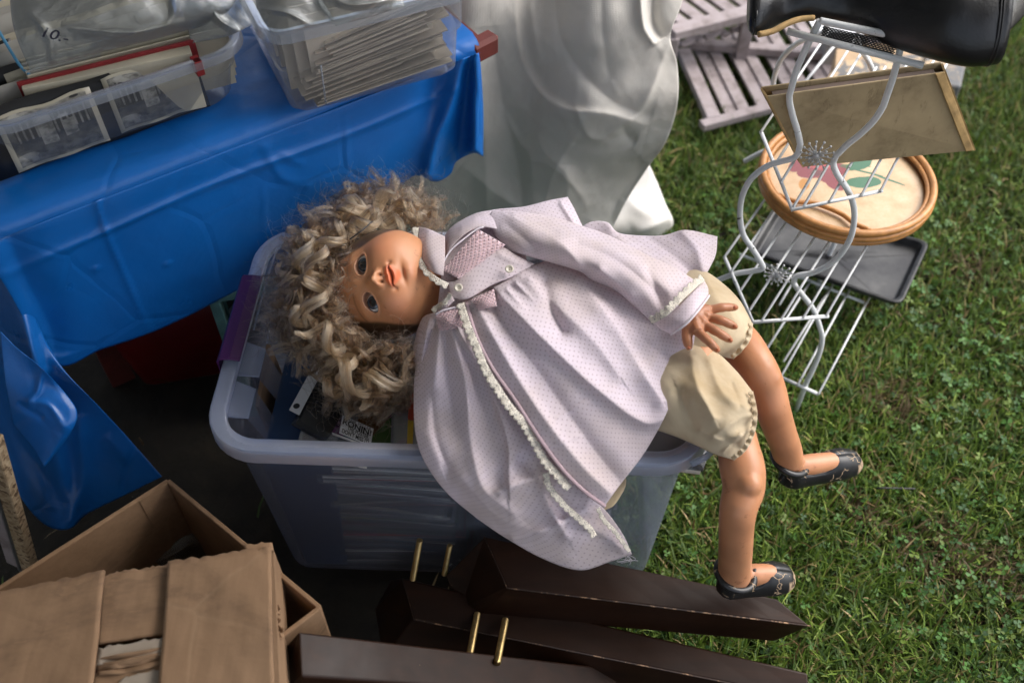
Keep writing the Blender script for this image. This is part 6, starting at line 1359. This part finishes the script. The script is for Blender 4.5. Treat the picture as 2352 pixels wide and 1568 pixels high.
smock('smocking', [(1017, 620, .603), (1098, 526, .612), (1160, 562, .612), (1053, 640, .606)], 9, 6)
bpy.data.objects['smocking']
smock('smocking', [(1001, 722, .588), (1054, 706, .594), (1068, 752, .586), (1008, 760, .576)], 6, 5)
smock('smocking', [(1083, 688, .602), (1134, 664, .606), (1142, 703, .602), (1099, 712, .598)], 6, 4)
tube('piping', [W(*p) for p in ((1018, 618, .607), (1020, 600, .607), (1037, 573, .612), (1066, 548, .616), (1096, 526, .618), (1110, 522, .617))], .0012, MAT['piping'], dress, 6, n=30)
tube('piping', [W(*p) for p in ((1000, 722, .592), (1020, 712, .597), (1054, 704, .598))], .0012, MAT['piping'], dress, 6, n=20)
cl('puff_sleeve', [(957, 760, .54), (972, 728, .555), (998, 718, .57), (1010, 722, .575)], [(955, 860, .52), (975, 840, .535), (995, 800, .55), (1008, 770, .565)], [(957, 760, .54), (948, 810, .53), (955, 860, .52)], [(1010, 722, .575), (1008, 770, .565)], nu=40, nv=50, bulge=.012, ridges=[([(985, 735), (975, 790), (965, 840)], .006, 6, 6, 0), ([(1000, 740), (990, 790)], -.005, 5, 5, 0)])
# the long sleeve
cl('sleeve', [(1130, 484, .60), (1200, 486, .605), (1270, 498, .60), (1345, 521, .60), (1414, 547, .60), (1496, 590, .60), (1548, 613, .595), (1600, 646, .59)], [(1161, 574, .606), (1217, 590, .61), (1329, 623, .60), (1358, 643, .595), (1414, 668, .59), (1480, 725, .585), (1502, 745, .58)], [(1130, 484, .60), (1122, 505, .60), (1138, 540, .606), (1161, 574, .606)], [(1600, 646, .59), (1560, 690, .605), (1502, 745, .58)], nu=150, nv=70, bulge=.036,
   ridges=[([(1180, 500), (1290, 560), (1330, 610)], .010, 12, 24, .2), ([(1330, 560), (1420, 600), (1520, 680)], -.010, 18, 18, 0), ([(1290, 540), (1380, 560), (1480, 610)], .007, 10, 18, 0), ([(1380, 620), (1450, 680)], .008, 12, 12, 0), ([(1490, 620), (1520, 700)], -.006, 12, 10, 0), ([(1170, 520), (1230, 570)], -.005, 14, 14, 0)])
cl('cuff', [(1502, 743, .596), (1545, 715, .616), (1580, 680, .618), (1617, 643, .596)], [(1542, 768, .602), (1575, 745, .622), (1605, 712, .624), (1628, 680, .602)], [(1502, 743, .596), (1520, 758, .599), (1542, 768, .602)], [(1617, 643, .596), (1626, 660, .599), (1628, 680, .602)], nu=50, nv=24, bulge=.008, nz=[(10, .0006, .3)])
lace('lace_trim', [(1496, 742, .60), (1530, 722, .618), (1558, 695, .622), (1590, 664, .616), (1618, 642, .598)], 16, side=-1, lift=.004)
tube('cuff_hem', [W(*p) for p in ((1541, 768, .602), (1560, 756, .618), (1578, 742, .626), (1594, 725, .629), (1608, 708, .626), (1620, 692, .616), (1629, 679, .602))], .0014, MAT['piping'], dress, 6, n=24)
# collar
cl('collar', [(962, 520, .575), (985, 526, .595), (1022, 543, .60)], [(984, 618, .60), (1000, 628, .605), (1018, 634, .605)], [(962, 520, .575), (961, 560, .59), (968, 592, .598), (984, 618, .60)], [(1022, 543, .60), (1022, 590, .61), (1018, 634, .605)], nu=40, nv=50, bulge=.006, nz=[(9, .001, .2)])
lace('lace_trim', [(960, 522, .578), (957, 560, .59), (966, 592, .598), (984, 622, .60), (1006, 640, .604), (1030, 652, .602)], 13, side=1, scal=10)
cl('collar', [(992, 704, .575), (1015, 694, .59), (1034, 672, .60)], [(998, 716, .575), (1020, 712, .59), (1044, 690, .60)], [(992, 704, .575), (998, 716, .575)], [(1034, 672, .60), (1044, 690, .60)], nu=30, nv=16, bulge=.006)
lace('lace_trim', [(990, 712, .58), (1002, 702, .585), (1020, 690, .595), (1032, 672, .60)], 10, side=1)
for (u_, v_, z_) in ((1053, 661, .6115), (1170, 618, .6175)):
    c = W(u_, v_, z_); nb = unit(BV + np.array([0, .1, .5])); tA = unit(np.cross(nb, RV)); tB = np.cross(nb, tA); R = []
    for (r_, h_) in ((.0001, .0008), (.0030, .0008), (.0036, .0016), (.0052, .0016), (.0057, .0008), (.0052, 0), (.0001, 0)): R.append([c + nb*h_ + (tA*math.cos(a) + tB*math.sin(a))*r_ for a in np.linspace(0, 6.283, 24, endpoint=False)])
    V, F = loftvf(np.array(R)); o = mk('button', V, F, bpy.data.materials.get('pearl button') or flat('pearl button', (.62, .56, .46), .25, .08, 20, 0), dress, True)
    for q in (-1, 1): c2 = c + nb*.001 + tA*q*.0012; mk('button_hole', [c2 + (tA*math.cos(a) + tB*math.sin(a))*.0006 for a in np.linspace(0, 6.283, 8, endpoint=False)], [list(range(8))], bpy.data.materials['lash'], o)

# ------------------------------------------------------------------ hair
poly_out = np.array([(655, 790), (640, 740), (636, 680), (655, 610), (690, 545), (740, 500), (800, 450), (860, 435), (930, 440), (985, 462), (1010, 505), (985, 540), (950, 530), (915, 538), (880, 556), (835, 572), (800, 600), (786, 650), (782, 700), (796, 745), (830, 775), (890, 772), (935, 778), (948, 850), (925, 910), (860, 935), (800, 925), (760, 890), (745, 820), (700, 800)])
def inpoly(u, v, P):
    c = False; j = len(P) - 1
    for i in range(len(P)):
        if (P[i][1] > v) != (P[j][1] > v) and u < (P[j][0]-P[i][0])*(v-P[i][1])/(P[j][1]-P[i][1]) + P[i][0]: c = not c
        j = i
    return c
def hz_(u, v): 
    d = math.hypot(u - 850, (v - 655))/250; z = .615 - .10*d*d
    if v > 770: z = min(z, .565 - .0004*(v - 770))
    return z
hp_, hr_, hcnt, htint = [], [], [], []
hrng = np.random.default_rng(21)
def addstrand(P_, r_, tint, tol=2):
    q = P_ - CAM; dep = q @ np.array([0, cp, -sp_]); uu = (q @ RV)/dep*FPX + IW/2; vv = IH/2 - (q @ UV_)/dep*FPX
    e = ((uu - 915)/126)**2 + ((vv - 660)/126)**2      # keep the face free
    if np.sum(e < 1) > tol: return
    hp_.append(P_); hcnt.append(len(P_)); hr_.append(r_); htint.append(tint)
def lock(c, d, length, R_, turns, ribbon, nst, tint, hand_=1, npts=40, thick=.00017, fl=.0006):
    """one ringlet: several thin wisps of strands winding together about an axis, loosening towards the tip"""
    d = unit(d); a = unit(np.cross(d, [0.3, .2, 1])); b_ = np.cross(d, a); t_ = np.linspace(0, 1, npts); p0 = hrng.uniform(0, 6.28); bend = hrng.normal(0, .45*length, 3); e = t_[:, None]
    nsub = max(5, int(nst/11)); env = .35 + .75*np.sin(np.pi*np.clip(t_*.85 + .1, 0, 1))
    for q in range(nsub):
        w_ = hrng.uniform(-1, 1); dr = hrng.normal(0, .0013); dp = hrng.normal(0, .22); tn_ = float(np.clip(tint + hrng.normal(0, .22), 0, 1)); ph2 = hrng.uniform(0, 6.28); k_ = hrng.uniform(.8, 1.15)
        for s in range(int(nst/nsub)):
            j = hrng.normal(0, 1, 3); phs = p0 + hand_*turns*k_*2*np.pi*t_ + dp + .07*j[0] + .12*np.sin(t_*7 + ph2)
            Rr = R_*env + dr + .0005*j[1] + .0016*t_*hrng.normal()
            P_ = c + d*(length*(e - .5)) + bend*(e - .5)**2 + d*((w_*ribbon*(1 - .4*t_) + .0006*j[2])[:, None]) + a*(np.cos(phs)*Rr)[:, None] + b_*(np.sin(phs)*Rr)[:, None]
            P_ = P_ + np.cumsum(hrng.normal(0, fl*.30, (npts, 3)), 0)*.5*(e*.8 + .2)
            addstrand(P_, np.interp(t_, [0, .7, 1], [thick, thick, thick*.35]), tn_)
def rand_poly():
    while True:
        u, v = hrng.uniform(630, 1015), hrng.uniform(430, 940)
        if inpoly(u, v, poly_out): return u, v
placed = []
for k in range(330):
    for tr_ in range(30):
        u, v = rand_poly()
        if all(math.hypot(u-a, v-b_) > 17 for a, b_ in placed): break
    placed.append((u, v)); z = hz_(u, v) - hrng.uniform(0, .03); c = W(u, v, z); od = np.array([u - 880, v - 655, 0.]); od /= np.linalg.norm(od)
    an_ = math.atan2(od[1], od[0]) + hrng.normal(0, .6); d = RV*math.cos(an_) - UV_*math.sin(an_) + BV*hrng.normal(0, .25)
    tint = float(np.clip(hrng.normal(.42, .2), 0, 1)); lock(c, d, hrng.uniform(.035, .07), hrng.uniform(.006, .0125), hrng.uniform(.8, 1.8), hrng.uniform(.0025, .0055), 66, tint, hrng.choice([-1, 1]))
# the bold curls one can single out in the photograph
for (u, v, au, av, ln, R_, tn) in ((850, 470, .9, -.2, .07, .016, 1.2), (800, 490, .6, -.6, .06, .014, 1.3), (700, 590, .2, .9, .06, .016, 1.2), (735, 620, .1, 1, .06, .017, 1.1), (725, 690, 0, 1, .06, .015, 1.2), (760, 560, .5, -.8, .06, .014, 1.3), (700, 740, .5, .8, .05, .013, 1.2), (750, 770, .8, .5, .06, .013, 1.5), (820, 860, .9, .4, .08, .021, 1.1), (870, 880, .8, -.5, .07, .018, 1.2), (790, 840, .3, .9, .05, .015, 1.2), (900, 820, .2, 1, .06, .014, 1.3), (770, 890, .9, .3, .04, .010, 1.4), (975, 500, 1, .1, .06, .012, 1.6), (930, 480, 1, .1, .06, .013, 1.4), (880, 500, .9, .3, .06, .013, 1.4), (830, 520, .7, -.5, .05, .013, 1.2), (780, 700, .05, 1, .05, .012, 1.2), (775, 650, .05, 1, .05, .013, 1.1), (790, 600, .4, -.9, .05, .012, 1.2)):
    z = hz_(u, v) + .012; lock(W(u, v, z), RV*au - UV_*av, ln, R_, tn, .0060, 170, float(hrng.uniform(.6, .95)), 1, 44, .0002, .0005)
# hair lying along the hairline and under the locks, tangled
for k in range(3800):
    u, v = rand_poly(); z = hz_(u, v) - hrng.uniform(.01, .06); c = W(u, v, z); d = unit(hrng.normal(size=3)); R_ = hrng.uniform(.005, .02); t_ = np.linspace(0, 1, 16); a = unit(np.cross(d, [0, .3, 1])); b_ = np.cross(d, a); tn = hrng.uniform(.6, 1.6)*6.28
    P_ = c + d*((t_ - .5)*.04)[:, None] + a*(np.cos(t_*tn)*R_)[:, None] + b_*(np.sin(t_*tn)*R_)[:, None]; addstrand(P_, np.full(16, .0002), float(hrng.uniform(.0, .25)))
for k in range(900):      # flyaway frizz round the outline
    i = hrng.integers(0, 12) if hrng.uniform() < .75 else hrng.integers(20, 29); q = poly_out[i]*(1 - (f := hrng.uniform())) + poly_out[(i+1) % len(poly_out)]*f; q = q + (q - np.array([860, 660]))*hrng.uniform(-.09, .06)
    c = W(q[0], q[1], hz_(*q) + hrng.uniform(-.02, .02)); od = np.array([q[0] - 860, q[1] - 660]); od /= np.linalg.norm(od); d = unit(RV*od[0] - UV_*od[1] + .9*hrng.normal(size=3)); a = unit(np.cross(d, hrng.normal(size=3))); b_ = np.cross(d, a); t_ = np.linspace(0, 1, 24); tn = hrng.uniform(.5, 2.2)*6.28; R_ = hrng.uniform(.003, .012)
    P_ = c + d*(t_*hrng.uniform(.02, .055))[:, None] + a*((np.cos(t_*tn) - 1)*R_)[:, None] + b_*(np.sin(t_*tn)*R_)[:, None]; hp_.append(P_); hcnt.append(24); hr_.append(np.full(24, .00011)); htint.append(float(hrng.uniform(.2, .7)))
for k in range(110):      # a few fine strands across the forehead
    u, v = hrng.uniform(762, 796), hrng.uniform(575, 760); c = W(u, v, .612 - abs(v - 660)*.00018); d = unit(RV*hrng.uniform(.2, 1) - UV_*hrng.normal(0, .8)); a = unit(np.cross(d, BV)); t_ = np.linspace(0, 1, 16)
    P_ = c + d*(t_*hrng.uniform(.012, .03))[:, None] + a*(np.sin(t_*hrng.uniform(2, 6))*.004)[:, None] + BV*(.003*np.sin(t_*3))[:, None]; hp_.append(P_); hcnt.append(16); hr_.append(np.full(16, .00010)); htint.append(float(hrng.uniform(.4, .9)))
hcv = bpy.data.hair_curves.new('hair'); hcv.add_curves(hcnt); allp = np.concatenate(hp_).astype(np.float32); hcv.points.foreach_set('position', allp.ravel())
ra = hcv.attributes.get('radius') or hcv.attributes.new('radius', 'FLOAT', 'POINT'); ra.data.foreach_set('value', np.concatenate(hr_).astype(np.float32))
ta = hcv.attributes.new('tint', 'FLOAT', 'CURVE'); ta.data.foreach_set('value', np.array(htint, dtype=np.float32))
x = M('ash blonde doll hair'); x.N.remove(x.b); hb = x.n('ShaderNodeBsdfHairPrincipled'); 
try: hb.parametrization = 'COLOR'
except Exception: pass
at = x.n('ShaderNodeAttribute'); at.attribute_name = 'tint'
hi = x.n('ShaderNodeHairInfo'); tt = x.math('ADD', at.outputs['Fac'], x.math('MULTIPLY', x.math('SUBTRACT', hi.outputs['Random'], .5), .5), clamp=True)
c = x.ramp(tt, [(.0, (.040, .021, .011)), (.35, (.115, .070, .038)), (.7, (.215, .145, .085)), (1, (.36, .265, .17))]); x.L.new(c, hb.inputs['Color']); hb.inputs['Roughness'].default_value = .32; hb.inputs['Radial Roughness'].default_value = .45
x.L.new(hb.outputs[0], x.out.inputs[0]); hcv.materials.append(x.m)
ho = bpy.data.objects.new('hair', hcv); COL.objects.link(ho); ho.parent = doll; ho.matrix_parent_inverse = Matrix.Translation(-doll.location)
tube('hair_grip', [W(803, 550, .64), W(830, 530, .645), W(856, 508, .64)], .0009, bpy.data.materials['black plastic'], doll, 6, n=12)
